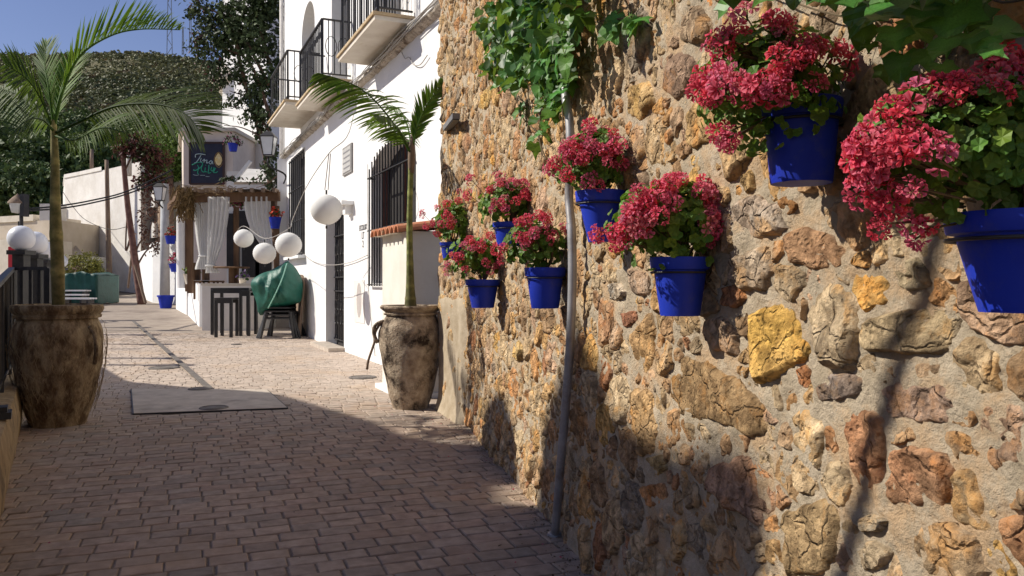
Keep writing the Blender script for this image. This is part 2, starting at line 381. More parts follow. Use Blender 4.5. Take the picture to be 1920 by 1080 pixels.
def paver(mb, it):
    p, q, ln, rw, x, y = it
    g = 0.0035 + random.uniform(0, 0.002); z = gz(y) + random.uniform(-0.0018, 0.0018); ch = 0.005; dp = 0.012
    p0, p1, q0, q1 = p+g, p+ln-g, q+g, q+rw-g
    tx, ty = random.uniform(-1,1)*0.0015, random.uniform(-1,1)*0.0015
    def w_(pp, qq, zz): return (pp*ca - qq*sa, pp*sa + qq*ca, zz)
    j = lambda: random.uniform(-.002, .002)
    cs = [(p0+j(),q0+j()),(p1+j(),q0+j()),(p1+j(),q1+j()),(p0+j(),q1+j())]
    cx_, cy_ = (p0+p1)/2, (q0+q1)/2
    lo_ = [w_(a, b, z-dp) for a, b in cs]; mid = [w_(a, b, z-ch*0.7) for a, b in cs]
    top = [w_(a+(ch if a < cx_ else -ch), b+(ch if b < cy_ else -ch), z + tx*(1 if a<cx_ else -1) + ty*(1 if b<cy_ else -1)) for a, b in cs]
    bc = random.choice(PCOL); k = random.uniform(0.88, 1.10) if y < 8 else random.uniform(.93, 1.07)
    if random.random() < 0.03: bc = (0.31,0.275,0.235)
    kk_ = max(0.0, min(1.0, (y-6.2)/3.0))*0.8; bc = tuple(c*(1-kk_) + d*kk_ for c, d in zip(bc, (0.54,0.465,0.40)))  # pavers blend paler with distance, painting the sunlit stretch into their colour
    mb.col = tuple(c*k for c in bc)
    fs = [(8,9,10,11)] + [(i, (i+1)%4, 4+(i+1)%4, 4+i) for i in range(4)] + [(4+i, 4+(i+1)%4, 8+(i+1)%4, 8+i) for i in range(4)]
    mb.add(lo_ + mid + top, fs)
items.sort(key=lambda t: t[5] + (0 if abs(t[4])/t[5] < 0.66 and t[5] > 3.0 else 100))
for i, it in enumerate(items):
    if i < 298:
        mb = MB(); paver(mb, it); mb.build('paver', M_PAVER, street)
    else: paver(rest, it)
rest.build('distant_paving', M_PAVER, street, kind='stuff')
# street further up: one worn surface
fs_ = MB(); YY = [17.3, 20, 23, 27, 31, 35, 39.5]
vs = []
for y in YY: vs += [(-0.4-0.575*y, y, gz(y)), (3.4-0.45*y if y < 30 else -10, y, gz(y))]
fs_.add(vs, [(2*i, 2*i+1, 2*i+3, 2*i+2) for i in range(len(YY)-1)])
M_WORN = mat('worn_paving', (0.27,0.22,0.18), (0.38,0.32,0.26), 0.9, 3, 0.4, 20, c3=(0.20,0.16,0.13), s3=0.6)
fs_.build('worn_paving', M_WORN, street)

# concrete hatch, its rim and two round covers
hatch = empty('access_hatch', SLABP[0], 'long pale concrete hatch slab set flat in the brick paving', 'hatch')
m = MB(); c = sum((Vector(p) for p in SLABP), Vector())/4
pl = [((p.x, p.y)) for p in SLABP]; m.prism(pl[::-1], -0.011, 0.016); m.build('slab', M_CONC, hatch)
m = MB()
for i in range(4):
    a, b_ = SLABP[i], SLABP[(i+1)%4]; m.bar((a.x, a.y, 0.006), (b_.x, b_.y, 0.006), 0.022, 0.014)
m.build('steel_rim', M_IRON, hatch)
def cover(u, v, r, label, z=0.004, grp='round drain covers in the street'):
    g = G(u, v); o = empty('drain_cover', (g.x, g.y, g.z+z), label, 'drain cover', grp)
    m = MB(); m.lathe([(0.001, z+0.006), (r*0.55, z+0.006), (r*0.57, z+0.003), (r*0.8, z+0.003), (r*0.82, z+0.007), (r*0.93, z+0.007), (r, z-0.002)], (g.x, g.y, g.z), 24); m.build('lid', M_IRON2, o, smooth=False)
M_IRON2 = mat('cast_iron', (0.12,0.105,0.095), (0.2,0.18,0.16), 0.7, 15, 0.4, 60, bd=0.003)
cover(401,768,0.13,'round iron cover near the front edge of the concrete hatch', 0.018)
cover(376,732,0.13,'round iron cover at the back edge of the concrete hatch', 0.018)
cover(307,690,0.20,'dark round cover in the sunlit paving beyond the hatch', 0.006)
cover(680,708,0.17,'round cover in the sunlit paving left of the right jar', 0.006)
cover(443,646,0.10,'small round cover in front of the covered chairs', 0.006)
m = MB(); m.bar((drain[0].x, drain[0].y, 0.006+drain[0].z), (drain[1].x, drain[1].y, 0.006), 0.07, 0.012)
tag(m.build('drain_channel', M_IRON2), 'narrow dark drain strip running diagonally up the sunlit street', 'drain')

# ------------------------------------------------------------------ the rubble stone wall
L1 = (WALLP[1]-WALLP[0]).length; L2 = (WALLP[2]-WALLP[1]).length
d1 = (WALLP[1]-WALLP[0])/L1; d2 = (WALLP[2]-WALLP[1])/L2
n1 = Vector((-d1.y, d1.x)); n2 = Vector((-d2.y, d2.x))
if n1.x > 0: n1 = -n1
if n2.x > 0: n2 = -n2
def wp(s, z, off=0.0):
    """wall coordinate (run along the foot, height, out from the face) -> world"""
    k = max(0, min(1, (s - L1 + 0.15)/0.3)); n = (n1*(1-k) + n2*k).normalized()
    q_ = WALLP[0] + d1*s if s < L1 else WALLP[1] + d2*(s-L1)
    bul = 0.022*noise.noise(Vector((s*0.8, z*0.9, 3.1))) + 0.02*max(0, 1 - z/0.35)
    q_ = q_ + n*(off + bul)
    return Vector((q_.x, q_.y, z))
def S(u, v, d=0.0):
    """photo pixel -> (s, z) on the wall face (d = distance out from it)"""
    k = (u - CX)/F
    # first stretch: x = 0.987 - 0.205y - 1.021 d
    y = (0.987 - 1.0208*d) / (k + 0.205)
    if y <= 6.3: s = (y + 1.5) / d1.y
    else:
        y = (-0.3045 + 0.3426*6.3 - 1.057*d) / (k + 0.3426); s = L1 + (y-6.3)/d2.y
    return s, H - (v - HV)/F*y
def SP(u, v, d): s, z = S(u, v, d); return wp(s, z, d)
sw = empty('stone_wall', (0.4, 3.0, 0), 'rubble stone wall of ochre, orange and grey stones, hung with blue flower pots', 'wall')
WTOP = 4.6
# mortar face
ss = []; s_ = 0.6
while s_ < L1+L2:
    y = s_*d1.y - 1.5; ss.append(s_); s_ += max(0.010, min(0.022, 0.0055*max(y, 1.5)))
ss.append(L1+L2)
zs = np.concatenate([np.arange(0, 2.3, 0.013), np.arange(2.3, WTOP+0.01, 0.028)])
m = MB(); vs = []
for s_ in ss:
    for z in zs:
        v3 = Vector((s_*6, z*6, 0))
        h = 0.002 + 0.008*noise.noise(v3*.7) + 0.009*noise.noise(v3*2.3) + 0.006*noise.noise(v3*5.3) + 0.0055*noise.noise(v3*12) + 0.003*noise.noise(v3*27)
        vs.append(wp(s_, z, h))
nz_ = len(zs)
m.add(vs, [(i*nz_+j, i*nz_+j+1, (i+1)*nz_+j+1, (i+1)*nz_+j) for i in range(len(ss)-1) for j in range(nz_-1)])
m.build('mortar_face', M_MORTAR, sw, smooth=True)
# body of the wall behind the face
m = MB()
def back(i, off): 
    return WALLP[i] + (n1 if i < 2 else n2)*off
b0 = [back(0,-0.01), back(1,-0.01), back(2,-0.01)]; b1 = [back(2,0)+Vector((0.6,0.1)), back(1,-0.6), back(0,-0.6)]
m.prism([(p.x, p.y) for p in b0 + b1][::-1], -0.05, WTOP); m.build('wall_core', M_MORTAR, sw)
FEAT = [
 ([(1408,590),(1425,575),(1480,572),(1500,600),(1530,640),(1525,672),(1485,690),(1455,715),(1435,722),(1412,700),(1408,650)], (0.74,0.47,0.12), 1.0),
 ([(1590,790),(1610,765),(1655,775),(1668,830),(1660,900),(1640,930),(1615,925),(1590,850)], (0.46,0.21,0.11), .8),
 ([(1676,845),(1720,833),(1790,850),(1798,890),(1790,945),(1700,952),(1662,938),(1676,890)], (0.52,0.25,0.13), 1.1),
 ([(1535,725),(1560,700),(1600,695),(1625,720),(1615,740),(1575,755),(1540,752)], (0.26,0.26,0.28), 1.2),
 ([(1540,774),(1570,764),(1600,767),(1590,790),(1560,787)], (0.28,0.27,0.27), .8),
 ([(1252,700),(1290,665),(1350,690),(1400,720),(1430,760),(1438,810),(1420,825),(1380,805),(1330,790),(1290,790),(1255,750)], (0.38,0.26,0.14), .9),
 ([(1640,730),(1690,715),(1780,720),(1798,760),(1780,795),(1720,790),(1670,780)], (0.43,0.31,0.24), .6),
 ([(1622,600),(1690,580),(1790,585),(1795,640),(1760,668),(1700,665),(1625,655)], (0.50,0.40,0.25), 1.0),
 ([(1665,500),(1720,478),(1745,510),(1740,540),(1700,545),(1668,530)], (0.54,0.45,0.30), 1.0),
 ([(1475,440),(1510,420),(1560,440),(1595,465),(1590,500),(1540,508),(1480,490)], (0.52,0.31,0.18), .8),
 ([(1370,390),(1420,360),(1470,390),(1475,430),(1430,450),(1380,440)], (0.50,0.45,0.38), 1.1),
 ([(1375,480),(1440,460),(1455,500),(1440,540),(1400,550),(1370,520)], (0.52,0.45,0.36), 1.1),
 ([(1285,215),(1310,180),(1350,215),(1350,250),(1300,285),(1285,255)], (0.60,0.45,0.22), .8),
 ([(1265,20),(1310,5),(1335,40),(1330,80),(1290,85),(1265,55)], (0.38,0.27,0.18), .9),
 ([(1230,110),(1270,93),(1305,110),(1310,150),(1270,190),(1235,170)], (0.36,0.25,0.18), .8),
 ([(1330,870),(1400,850),(1450,900),(1445,960),(1420,985),(1360,950),(1330,910)], (0.53,0.37,0.27), .8),
 ([(1465,965),(1550,925),(1580,970),(1570,1050),(1540,1080),(1480,1090),(1470,1020)], (0.47,0.34,0.19), 1.1),
 ([(1605,1035),(1640,1010),(1680,1030),(1665,1065),(1620,1075)], (0.50,0.40,0.27), 1.3),
 ([(1610,975),(1640,960),(1672,975),(1665,995),(1620,998)], (0.56,0.48,0.36), 1.1),
 ([(1710,985),(1790,972),(1850,1010),(1860,1080),(1790,1110),(1720,1080)], (0.54,0.40,0.26), .7),
 ([(1850,760),(1900,750),(1930,770),(1930,880),(1870,880),(1835,820)], (0.50,0.35,0.25), .8),
 ([(1318,600),(1360,590),(1385,625),(1380,670),(1340,660),(1315,635)], (0.55,0.45,0.33), .9),
 ([(1165,185),(1180,160),(1220,148),(1228,190),(1205,228),(1170,218)], (0.58,0.38,0.14), .9),
 ([(898,205),(905,178),(925,155),(928,175),(912,208)], (0.68,0.45,0.14), .9),
 ([(1458,378),(1485,362),(1500,385),(1485,405),(1464,402)], (0.55,0.30,0.12), 1.0),
 ([(960,645),(975,635),(985,655),(980,680),(965,675)], (0.66,0.48,0.20), .9),
 ([(1205,860),(1240,850),(1252,875),(1235,895),(1210,885)], (0.60,0.45,0.22), .9),
 ([(1200,912),(1245,903),(1255,940),(1218,955)], (0.56,0.28,0.13), .9),
 ([(1130,535),(1165,528),(1178,550),(1160,566),(1134,560)], (0.50,0.47,0.42), 1.1),
 ([(1175,500),(1215,512),(1218,555),(1182,552)], (0.47,0.43,0.37), 1.0),
 ([(1800,470),(1850,450),(1880,480),(1870,520),(1820,525)], (0.45,0.36,0.25), .9),
 ([(1350,540),(1390,530),(1402,560),(1380,580),(1352,572)], (0.40,0.20,0.12), 1.0),
 ([(1150,590),(1190,580),(1196,605),(1170,616)], (0.42,0.20,0.13), 1.0),
]
PAL = [((0.50,0.41,0.29),5),((0.55,0.46,0.34),5),((0.57,0.40,0.22),3),((0.46,0.33,0.22),4),((0.54,0.33,0.19),3),((0.46,0.40,0.32),2),((0.60,0.52,0.40),3.4),((0.62,0.44,0.20),1.4),((0.37,0.28,0.20),2.4),((0.40,0.23,0.15),1.2),((0.50,0.38,0.31),2.5),((0.32,0.30,0.28),.7)]
PAL = [(tuple(c*k for c, k in zip(p[0], (1.10, 1.0, 0.84))), p[1]) for p in PAL]
pw = np.array([p[1] for p in PAL]); pw = pw/pw.sum()
feats = []
for poly, colr, rel in FEAT:
    feats.append(([Vector(S(u, v)) for u, v in poly], colr, rel))
fo = []       # dense outline points of the placed stones
for poly, _, _ in feats:
    pts = []
    for i in range(len(poly)):
        a, b_ = poly[i], poly[(i+1)%len(poly)]
        k = max(1, int((b_-a).length/0.012))
        pts += [a.lerp(b_, t/k) for t in range(k)]
    fo.append(np.array([(p.x, p.y) for p in pts]))
fcen = np.array([a.mean(0) for a in fo]); frad = np.array([np.linalg.norm(a-c_, axis=1).max() for a, c_ in zip(fo, fcen)])
def vis_top(s): y = s*d1.y - 1.5; return min(WTOP-0.05, 1.15 + 0.36*max(y, .5) + 0.45)
sites = []; rad = []
tries = 0
S0, S1 = 1.9, L1+L2-0.02
sn = np.zeros((0, 2)); rn = np.zeros(0)
SA = []; RA = []
while tries < 19000:
    tries += 1
    r = random.choice([0.14,0.12,0.11,0.10]) if tries < 700 else random.choice([0.045,0.055,0.07,0.085,0.10]) if tries < 7000 else random.choice([0.020,0.028,0.036])
    x = random.uniform(S0, S1); z = random.uniform(0.0, vis_top(x))
    if SA:
        dx = np.array(SA) - (x, z); dx[:, 1] *= 1.15
        if (np.hypot(dx[:, 0], dx[:, 1]) < (np.array(RA)+r)*0.76).any(): continue
    bad = False
    for i in np.where(np.hypot(fcen[:, 0]-x, fcen[:, 1]-z) < frad + 0.2)[0]:
        if inpoly(x, z, [tuple(q) for q in fo[i]]) or np.hypot(fo[i][:, 0]-x, fo[i][:, 1]-z).min() < r*0.75: bad = True; break
    if bad: continue
    SA.append((x, z)); RA.append(r)
SA = np.array(SA); RA = np.array(RA)
def clip(poly, p, n):
    out = []
    for i in range(len(poly)):
        a, b_ = poly[i], poly[(i+1)%len(poly)]
        da, db = (a-p).dot(n), (b_-p).dot(n)
        if da <= 0: out.append(a)
        if (da < 0) != (db < 0) and abs(da-db) > 1e-12: out.append(a.lerp(b_, da/(da-db)))
    return out
cells = []
for i in range(len(SA)):
    c0 = Vector(SA[i]); r = RA[i]
    sx_, sy_ = random.uniform(1.5,2.1), random.uniform(1.3,1.8); ro_ = random.uniform(0, 3); poly = [c0 + Vector((math.cos(a)*sx_, math.sin(a)*sy_))*r*random.uniform(.85,1.15) for a in np.arange(ro_, ro_+2*math.pi-.01, 2*math.pi/random.choice([6,7,8,9]))]
    dd = np.hypot(SA[:, 0]-c0.x, SA[:, 1]-c0.y)
    gap = random.uniform(0.0, 0.006)
    for j in np.where((dd < 0.42) & (dd > 0))[0]:
        o_ = Vector(SA[j]); t = RA[i]/(RA[i]+RA[j]); n_ = (o_-c0).normalized()
        poly = clip(poly, c0 + (o_-c0)*t - n_*gap, n_)
        if len(poly) < 3: break
    if len(poly) >= 3:
        for k in np.where(np.hypot(fcen[:, 0]-c0.x, fcen[:, 1]-c0.y) < frad + 0.32)[0]:
            q_ = fo[k][np.argmin(np.hypot(fo[k][:, 0]-c0.x, fo[k][:, 1]-c0.y))]; n_ = (Vector(q_)-c0).normalized()
            poly = clip(poly, Vector(q_) - n_*(gap+0.004), n_)
            if len(poly) < 3: break
    if len(poly) < 3: continue
    poly = [p for p in poly if p.y > -0.1]
    if len(poly) < 4: continue
    y = c0.x*d1.y - 1.5
    cells.append((poly, PAL[rng.choice(len(PAL), p=pw)][0], random.uniform(0.35, 1.25), y))
cells = [(p, c_, rl, 0.0) for p, c_, rl in feats] + cells
def chaikin(poly, f=0.25):
    out = []
    for i in range(len(poly)):
        a, b_ = poly[i], poly[(i+1)%len(poly)]
        out += [a.lerp(b_, f), a.lerp(b_, 1-f)]
    return out
def stone(mb, poly, colr, rel, lod):
    poly = chaikin(poly, 0.14)
    # resample
    L = [0]
    for i in range(len(poly)): L.append(L[-1] + (poly[(i+1)%len(poly)]-poly[i]).length)
    n = {3: 44, 2: 28, 1: 16}[lod]
    pts = []
    for k in range(n):
        t = L[-1]*k/n; i = max(j for j in range(len(L)-1) if L[j] <= t)
        a, b_ = poly[i], poly[(i+1)%len(poly)]
        pts.append(a.lerp(b_, (t-L[i])/max(1e-9, L[i+1]-L[i])))
    c0 = sum(pts, Vector((0, 0)))/n
    R_ = sum((p-c0).length for p in pts)/n
    sd = random.uniform(0, 100)
    h0 = min(0.016, R_*0.18)*rel
    rings = {3: [1.06,1.0,0.96,0.90,0.80,0.68,0.54,0.38,0.2], 2: [1.06,1.0,0.93,0.82,0.64,0.44,0.22], 1: [1.05,0.97,0.80,0.4]}[lod]
    tlt = Vector((random.uniform(-1,1), random.uniform(-1,1)))*0.14; c2nd = PAL[random.randrange(len(PAL))][0] if random.random() < .6 else colr
    vs = []; cols = []
    for rr in rings:
        for p in pts:
            d = p - c0
            jag = 1 + 0.16*noise.noise(Vector((d.x*22/ (R_*10+.3) + sd, d.y*22/(R_*10+.3), 0))) + 0.08*noise.noise(Vector((d.x*60+sd, d.y*60, 0)))
            q_ = c0 + d*rr*jag
            e = max(0.0, 1 - rr)
            dome = min(1.0, (e/0.16))**0.6 if rr < 1 else 0
            v3 = Vector((q_.x, q_.y, sd))
            fr = 0.008*noise.noise(v3*11) + 0.007*noise.noise(v3*27) + 0.0045*noise.noise(v3*62) - 0.010*max(0, noise.noise(v3*21+Vector((3,3,3)))-.28)
            facet = 0.016*(abs(noise.noise(v3*9+Vector((5,5,5)))) )
            h = -0.010 if rr > 1.01 else -0.002 + dome*(h0 + facet) + (fr*1.2 if rr < 0.99 else fr*.3) + tlt.dot(q_-c0)*dome
            vs.append(wp(q_.x, max(-0.02, q_.y), h))
            k = 1.0 + 0.35*noise.noise(v3*17) + 0.2*noise.noise(v3*45) 
            wv = 0.5+0.5*noise.noise(v3*11+Vector((9,1,4)))
            alt = tuple(.35*a_ + .65*b_2 for a_, b_2 in zip(colr, c2nd))
            c3 = [colr[i]*(1-wv) + alt[i]*wv for i in range(3)]
            if rr > 0.96: c3 = [c3[0]*.5+.2, c3[1]*.5+.175, c3[2]*.5+.14]
            cols.append(tuple(max(0.02, x*k) for x in c3))
    vs.append(wp(c0.x, max(-0.02, c0.y), h0*1.0 + 0.004*noise.noise(Vector((c0.x*14, c0.y*14, sd))))); cols.append(colr)
    fs = [(i*n+k, i*n+(k+1)%n, (i+1)*n+(k+1)%n, (i+1)*n+k) for i in range(len(rings)-1) for k in range(n)]
    fs += [((len(rings)-1)*n+k, (len(rings)-1)*n+(k+1)%n, len(rings)*n) for k in range(n)]
    mb.add(vs, [f[::-1] for f in fs], cols)
def seen_size(cell):
    poly = cell[0]; c0 = sum(poly, Vector((0, 0)))/len(poly); w_ = wp(c0.x, c0.y)
    if w_.y < 0.5: return 0
    u = w_.x/w_.y*F; v = (w_.z-H)/w_.y*F
    if abs(u) > 1000 or abs(v) > 600: return 0
    A = abs(sum(poly[i].x*poly[(i+1)%len(poly)].y - poly[(i+1)%len(poly)].x*poly[i].y for i in range(len(poly))))/2
    return A*abs(n1.x*w_.x + n1.y*w_.y)/w_.y**3*F*F
cells.sort(key=lambda c_: -seen_size(c_))
print('stones', len(cells), 'pavers', len(items))
small = MB()
for i, cl in enumerate(cells):
    lod = 3 if i < 60 else 2 if i < 450 else 1
    if i < 299:
        mb = MB(); stone(mb, cl[0], cl[1], cl[2], lod); mb.build('stone', M_STONE, sw, smooth=True, angle=38)
    else: stone(small, cl[0], cl[1], cl[2], lod)
small.build('small_stones', M_STONE, sw, smooth=True, kind='stuff')
# smooth rendered strip at the far corner, on a low flared foot
m = MB(); vs = []; cs_ = []
zz = [0, 0.04, 0.12, 0.3, 0.5, 0.7, 0.9, 1.0, 1.06]
SS = np.linspace(L1+0.16, L1+L2+0.02, 12)
for z in zz:
    for s_ in SS:
        e = 0.022 + 0.03*max(0, 1-z/0.12) + 0.008*noise.noise(Vector((s_*9, z*7, 0)))
        if z > 1.03: e = -0.02
        if s_ == SS[0]: e = -0.01
        vs.append(wp(s_, z, e))
n_ = len(SS); m.add(vs, [(i*n_+j, (i+1)*n_+j, (i+1)*n_+j+1, i*n_+j+1) for i in range(len(zz)-1) for j in range(n_-1)])
m.build('render_strip', M_RENDER, sw, smooth=True)
m = MB(); p0 = wp(L1+L2, 0, 0.0)
m.bar(wp(L1+L2+0.03, 0.5, 0.015), wp(L1+L2+0.03, 0.5, -0.6), 0.05, 1.06, up=(0,0,1)); m.build('corner_block', M_RENDER, sw)
# the far edge of the wall above: uneven
m = MB(); vs = []
for j, z in enumerate(np.arange(0.9, WTOP, 0.05)):
    a = wp(L1+L2, z, 0.0); k = 0.03*noise.noise(Vector((z*5, 1, 1)))
    vs += [a, a + Vector((-0.02+k, 0.06, 0)), a + Vector((0.25, 0.14+k, 0)), a+Vector((0.6, 0.16, 0))]
nn = len(vs)//4; m.add(vs, [(i*4+j, i*4+j+1, (i+1)*4+j+1, (i+1)*4+j) for i in range(nn-1) for j in range(3)])
m.build('wall_end', M_MORTAR, sw, smooth=True)

# grit, dust and fallen petals along the foot of the wall
M_GRIT = mat('grit', (1,1,1), (.7,.7,.7), .95, 30, col=True)
C = []; D = []; U = []; CC = []; SZ = []
for k in range(1500):
    s_ = random.uniform(2.6, L1+L2); q_ = wp(s_, 0, 0.02 + abs(random.gauss(0, .05))); C.append((q_.x, q_.y, .004)); D.append((random.gauss(0,1), random.gauss(0,1), random.gauss(0,.3))); U.append((random.gauss(0,.4), random.gauss(0,.4), 1)); SZ.append(random.uniform(.004, .016)); CC.append(random.choice([(.30,.24,.18),(.22,.17,.12),(.40,.34,.26),(.16,.11,.06)]))
for k in range(170):
    y = random.uniform(2.2, 8.5); x = random.uniform(KX(y)+.05, WX(y)) if k % 2 else WX(y) - abs(random.gauss(.1,.35)); C.append((x, y, .007)); D.append((random.gauss(0,1), random.gauss(0,1), 0.1)); U.append((random.gauss(0,.3), random.gauss(0,.3), 1)); SZ.append(random.uniform(.010, .024)); CC.append(random.choice([(.55,.06,.12),(.10,.07,.04),(.16,.13,.05),(.07,.05,.035),(.5,.12,.2)]))
leafmesh('fallen_petals_and_grit', np.array(C), np.array(D), np.array(U), np.array(SZ), np.array(CC, float), M_GRIT, None, 'stuff')
# ------------------------------------------------------------------ kerb wall and railing on the left
kw = empty('kerb_wall', (KX(5), 5, 0), 'low ochre stone kerb wall along the left edge of the street', 'low wall')
m = MB(); vs = []; Yk = np.arange(1.0, 7.9, 0.12); prof = [(0.0, -0.02), (0.01, 0.12), (0.0, 0.24), (-0.015, 0.33), (-0.05, 0.345), (-0.24, 0.345), (-0.26, 0.0)]
for y in Yk:
    for (o_, z) in prof:
        k = 0.012*noise.noise(Vector((y*4, z*9, o_*3)))
        vs.append((KX(y)+o_+k, y + 0.5*(o_), z + k*0.5))
n_ = len(prof); m.add(vs, [(i*n_+j, (i+1)*n_+j, (i+1)*n_+j+1, i*n_+j+1) for i in range(len(Yk)-1) for j in range(n_-1)])
m.build('kerb', M_KERB, kw, smooth=True, angle=40)
kx = KX(4.85)
m = MB(); m.box((KX(4.75)-0.07, 4.75, 0.365), (0.14, 0.16, 0.04), rz=R(30)); m.box((KX(4.75)-0.07, 4.75, 0.40), (0.10, 0.12, 0.03), rz=R(30))
tag(m.build('post_shoe', M_IRON), 'small black metal plate lying on the ochre kerb wall', 'bracket')

rl = empty('railing', (KX(5)-0.13, 5, 0.345), 'black metal railing of close upright bars on the ochre kerb wall', 'railing')
RX = lambda y: KX(y) - 0.13
top = lambda y: 1.13 + 0.068*(y-5.4)
m = MB(); m.bar((RX(2.4), 2.4, top(2.4)), (RX(7.6), 7.6, top(7.6)), 0.05, 0.035); m.build('top_rail', M_IRON, rl)
m = MB(); m.bar((RX(2.4), 2.4, 0.42), (RX(7.6), 7.6, 0.42), 0.04, 0.03); m.build('bottom_rail', M_IRON, rl)
y = 2.45; k = 0
while y < 7.6:
    if k % 12 == 0:
        m = MB(); m.box((RX(y), y, (0.345+top(y))/2), (0.05, 0.05, top(y)-0.345+0.03), rz=R(30)); m.build('post', M_IRON, rl)
    else:
        m = MB(); m.box((RX(y), y, (0.42+top(y))/2-0.008), (0.034, 0.012, top(y)-0.44), rz=R(-30)); m.build('baluster', M_IRON, rl)
    y += 0.095; k += 1
# return panel, facing the camera, behind the left jar
rp = empty('railing_return', (-4.5, 7.6, 0), 'black metal railing panel turning the corner behind the left jar', 'railing')
xa, xb, yr, zt = RX(7.6), RX(7.6)+0.30, 7.62, 1.285
yr2 = 7.68
m = MB(); m.bar((xa, yr, zt), (xb, yr2, zt), 0.05, 0.035); m.build('top_rail', M_IRON, rp)
m = MB(); m.bar((xa, yr, 0.12), (xb, yr2, 0.12), 0.04, 0.03); m.build('bottom_rail', M_IRON, rp)
for i in range(5):
    t = i/4; x = xa + (xb-xa)*t; yy = yr + (yr2-yr)*t
    m = MB(); m.box((x, yy, 0.7 if i % 4 else 0.65), (0.03 if i % 4 else 0.05, 0.02 if i % 4 else .05, 1.14 if i % 4 else 1.28)); m.build('baluster' if i % 4 else 'post', M_IRON, rp)
# bollards with opal globes receding
for i, (u, v, d, lab) in enumerate([(40,447,48,'nearest opal globe lamp on a black post beyond the railing'), (66,456,44,'second opal globe lamp, overlapping the nearest one'), (84,470,36,'third opal globe lamp, half behind the palm trunk'), (97,480,32,'fourth opal globe lamp, behind the palm trunk'), (106,486,29,'fifth opal globe lamp, behind the palm trunk near the green cover'), (113,490,26,'farthest opal globe lamp, almost hidden by the palm trunk')]):
    Y = 0.36*F/d; c = P(u, v, Y); 
    o = empty('globe_lamp', (c.x, Y, 0), lab, 'globe lamp', 'globe lamps along the left edge')
    m = MB(); m.box((c.x, Y, (c.z-0.2)/2-0.05), (0.16, 0.16, c.z-0.24+0.1)); m.box((c.x, Y, c.z-0.20), (0.26, 0.26, 0.06)); m.build('post', M_IRON, o)
    m = MB(); m.sphere(c, 0.18, 20, 12); m.build('globe', M_GLOBE, o, smooth=True)
# ------------------------------------------------------------------ the two tall jars with palms
def jar(parent, c, H_, prof, material, n=48, wob=0.012, seed=0):
    m = MB(); m.lathe(prof, c, n, wob, seed); return m.build('jar', material, parent, smooth=True, angle=50)
def interp(prof, k):
    out = []
    for (a, b_) in zip(prof[:-1], prof[1:]):
        for i in range(k): t = i/k; out.append((a[0]+(b_[0]-a[0])*t, a[1]+(b_[1]-a[1])*t))
    return out + [prof[-1]]
def smoothprof(pts, n=5):
    q_ = cat([(r, 0, z) for r, z in pts], n); return [(max(0.0005, p.x), p.z) for p in q_]
# right jar
JR = Vector((-0.935, 7.38, 0)); 
pr = empty('potted_palm', JR, 'young palm in a tall blotchy clay jar at the end of the stone wall', 'palm', 'potted palms')
jar(pr, JR, .93, [(0.001,0.0)] + smoothprof([(0.165,0.0),(0.19,0.08),(0.235,0.28),(0.275,0.50),(0.290,0.66),(0.275,0.76),(0.238,0.825),(0.225,0.85)], 5) + [(0.245,0.855),(0.25,0.868),(0.235,0.88),(0.262,0.90),(0.280,0.915),(0.283,0.93),(0.272,0.943),(0.235,0.94),(0.215,0.90),(0.001,0.895)], M_JAR, seed=3)
m = MB(); m.lathe([(0.001,0.905),(0.12,0.91),(0.212,0.903)], JR, 24, 0.01); m.build('soil', M_SOIL, pr)
m = MB(); m.tube(cat([JR+Vector((-0.25,-0.08,0.80)), JR+Vector((-0.31,-0.09,0.70)), JR+Vector((-0.315,-0.09,0.62)), JR+Vector((-0.37,-0.10,0.45)), JR+Vector((-0.385,-0.10,0.36))], 4), [0.012]*17, 6); m.build('rope', M_GREYWOOD, pr, smooth=True)
m = MB(); m.tube(cat([JR+Vector((-0.235,-0.08,0.80)), JR+Vector((-0.30,-0.10,0.77)), JR+Vector((-0.325,-0.1,0.70)), JR+Vector((-0.29,-0.09,0.60))], 4), [0.016]*13, 6); m.build('handle', M_JAR, pr, smooth=True)
# left jar
JL = Vector((-3.70, 6.52, 0))
pl_ = empty('potted_palm', JL, 'larger palm in a wide mossy brown jar beside the railing', 'palm', 'potted palms')
jar(pl_, JL, .97, [(0.001,0.0)] + smoothprof([(0.205,0.0),(0.222,0.06),(0.275,0.24),(0.318,0.48),(0.332,0.66),(0.320,0.78),(0.298,0.845),(0.292,0.86)], 5) + [(0.315,0.865),(0.32,0.885),(0.31,0.895),(0.330,0.92),(0.338,0.945),(0.330,0.97),(0.30,0.975),(0.27,0.93),(0.001,0.92)], M_JARD, n=56, wob=0.009, seed=11)
m = MB(); m.lathe([(0.001,0.94),(0.15,0.945),(0.272,0.935)], JL, 24, 0.015); m.build('soil', M_SOIL, pl_)
m = MB(); m.tube(cat([JL+Vector((0.32,-0.12,0.80)), JL+Vector((0.37,-0.13,0.72)), JL+Vector((0.385,-0.14,0.60)), JL+Vector((0.36,-0.12,0.50))], 4), [0.016]*13, 6); m.build('handle', M_JARD, pl_, smooth=True)
# matted roots clinging to the left jar
m = MB()
for i in range(150):
    t = random.uniform(-2.6, 0.5); z0 = random.uniform(0.25, 0.85); ln = random.uniform(0.1, 0.3); pts = []
    for k in range(6):
        z = z0 - ln*k/5
        rr = np.interp(z, [0,0.06,0.24,0.48,0.66,0.78,0.86], [0.215,0.235,0.29,0.335,0.35,0.335,0.30]) + random.uniform(0.004, 0.018)
        a_ = t + 0.25*math.sin(k*1.3+i)*0.25
        pts.append(JL + Vector((rr*math.cos(a_), rr*math.sin(a_), z)))
    m.tube(pts, 0.0018, 3, caps=False)
m.build('dry_roots', M_JARD, pl_, kind='stuff')

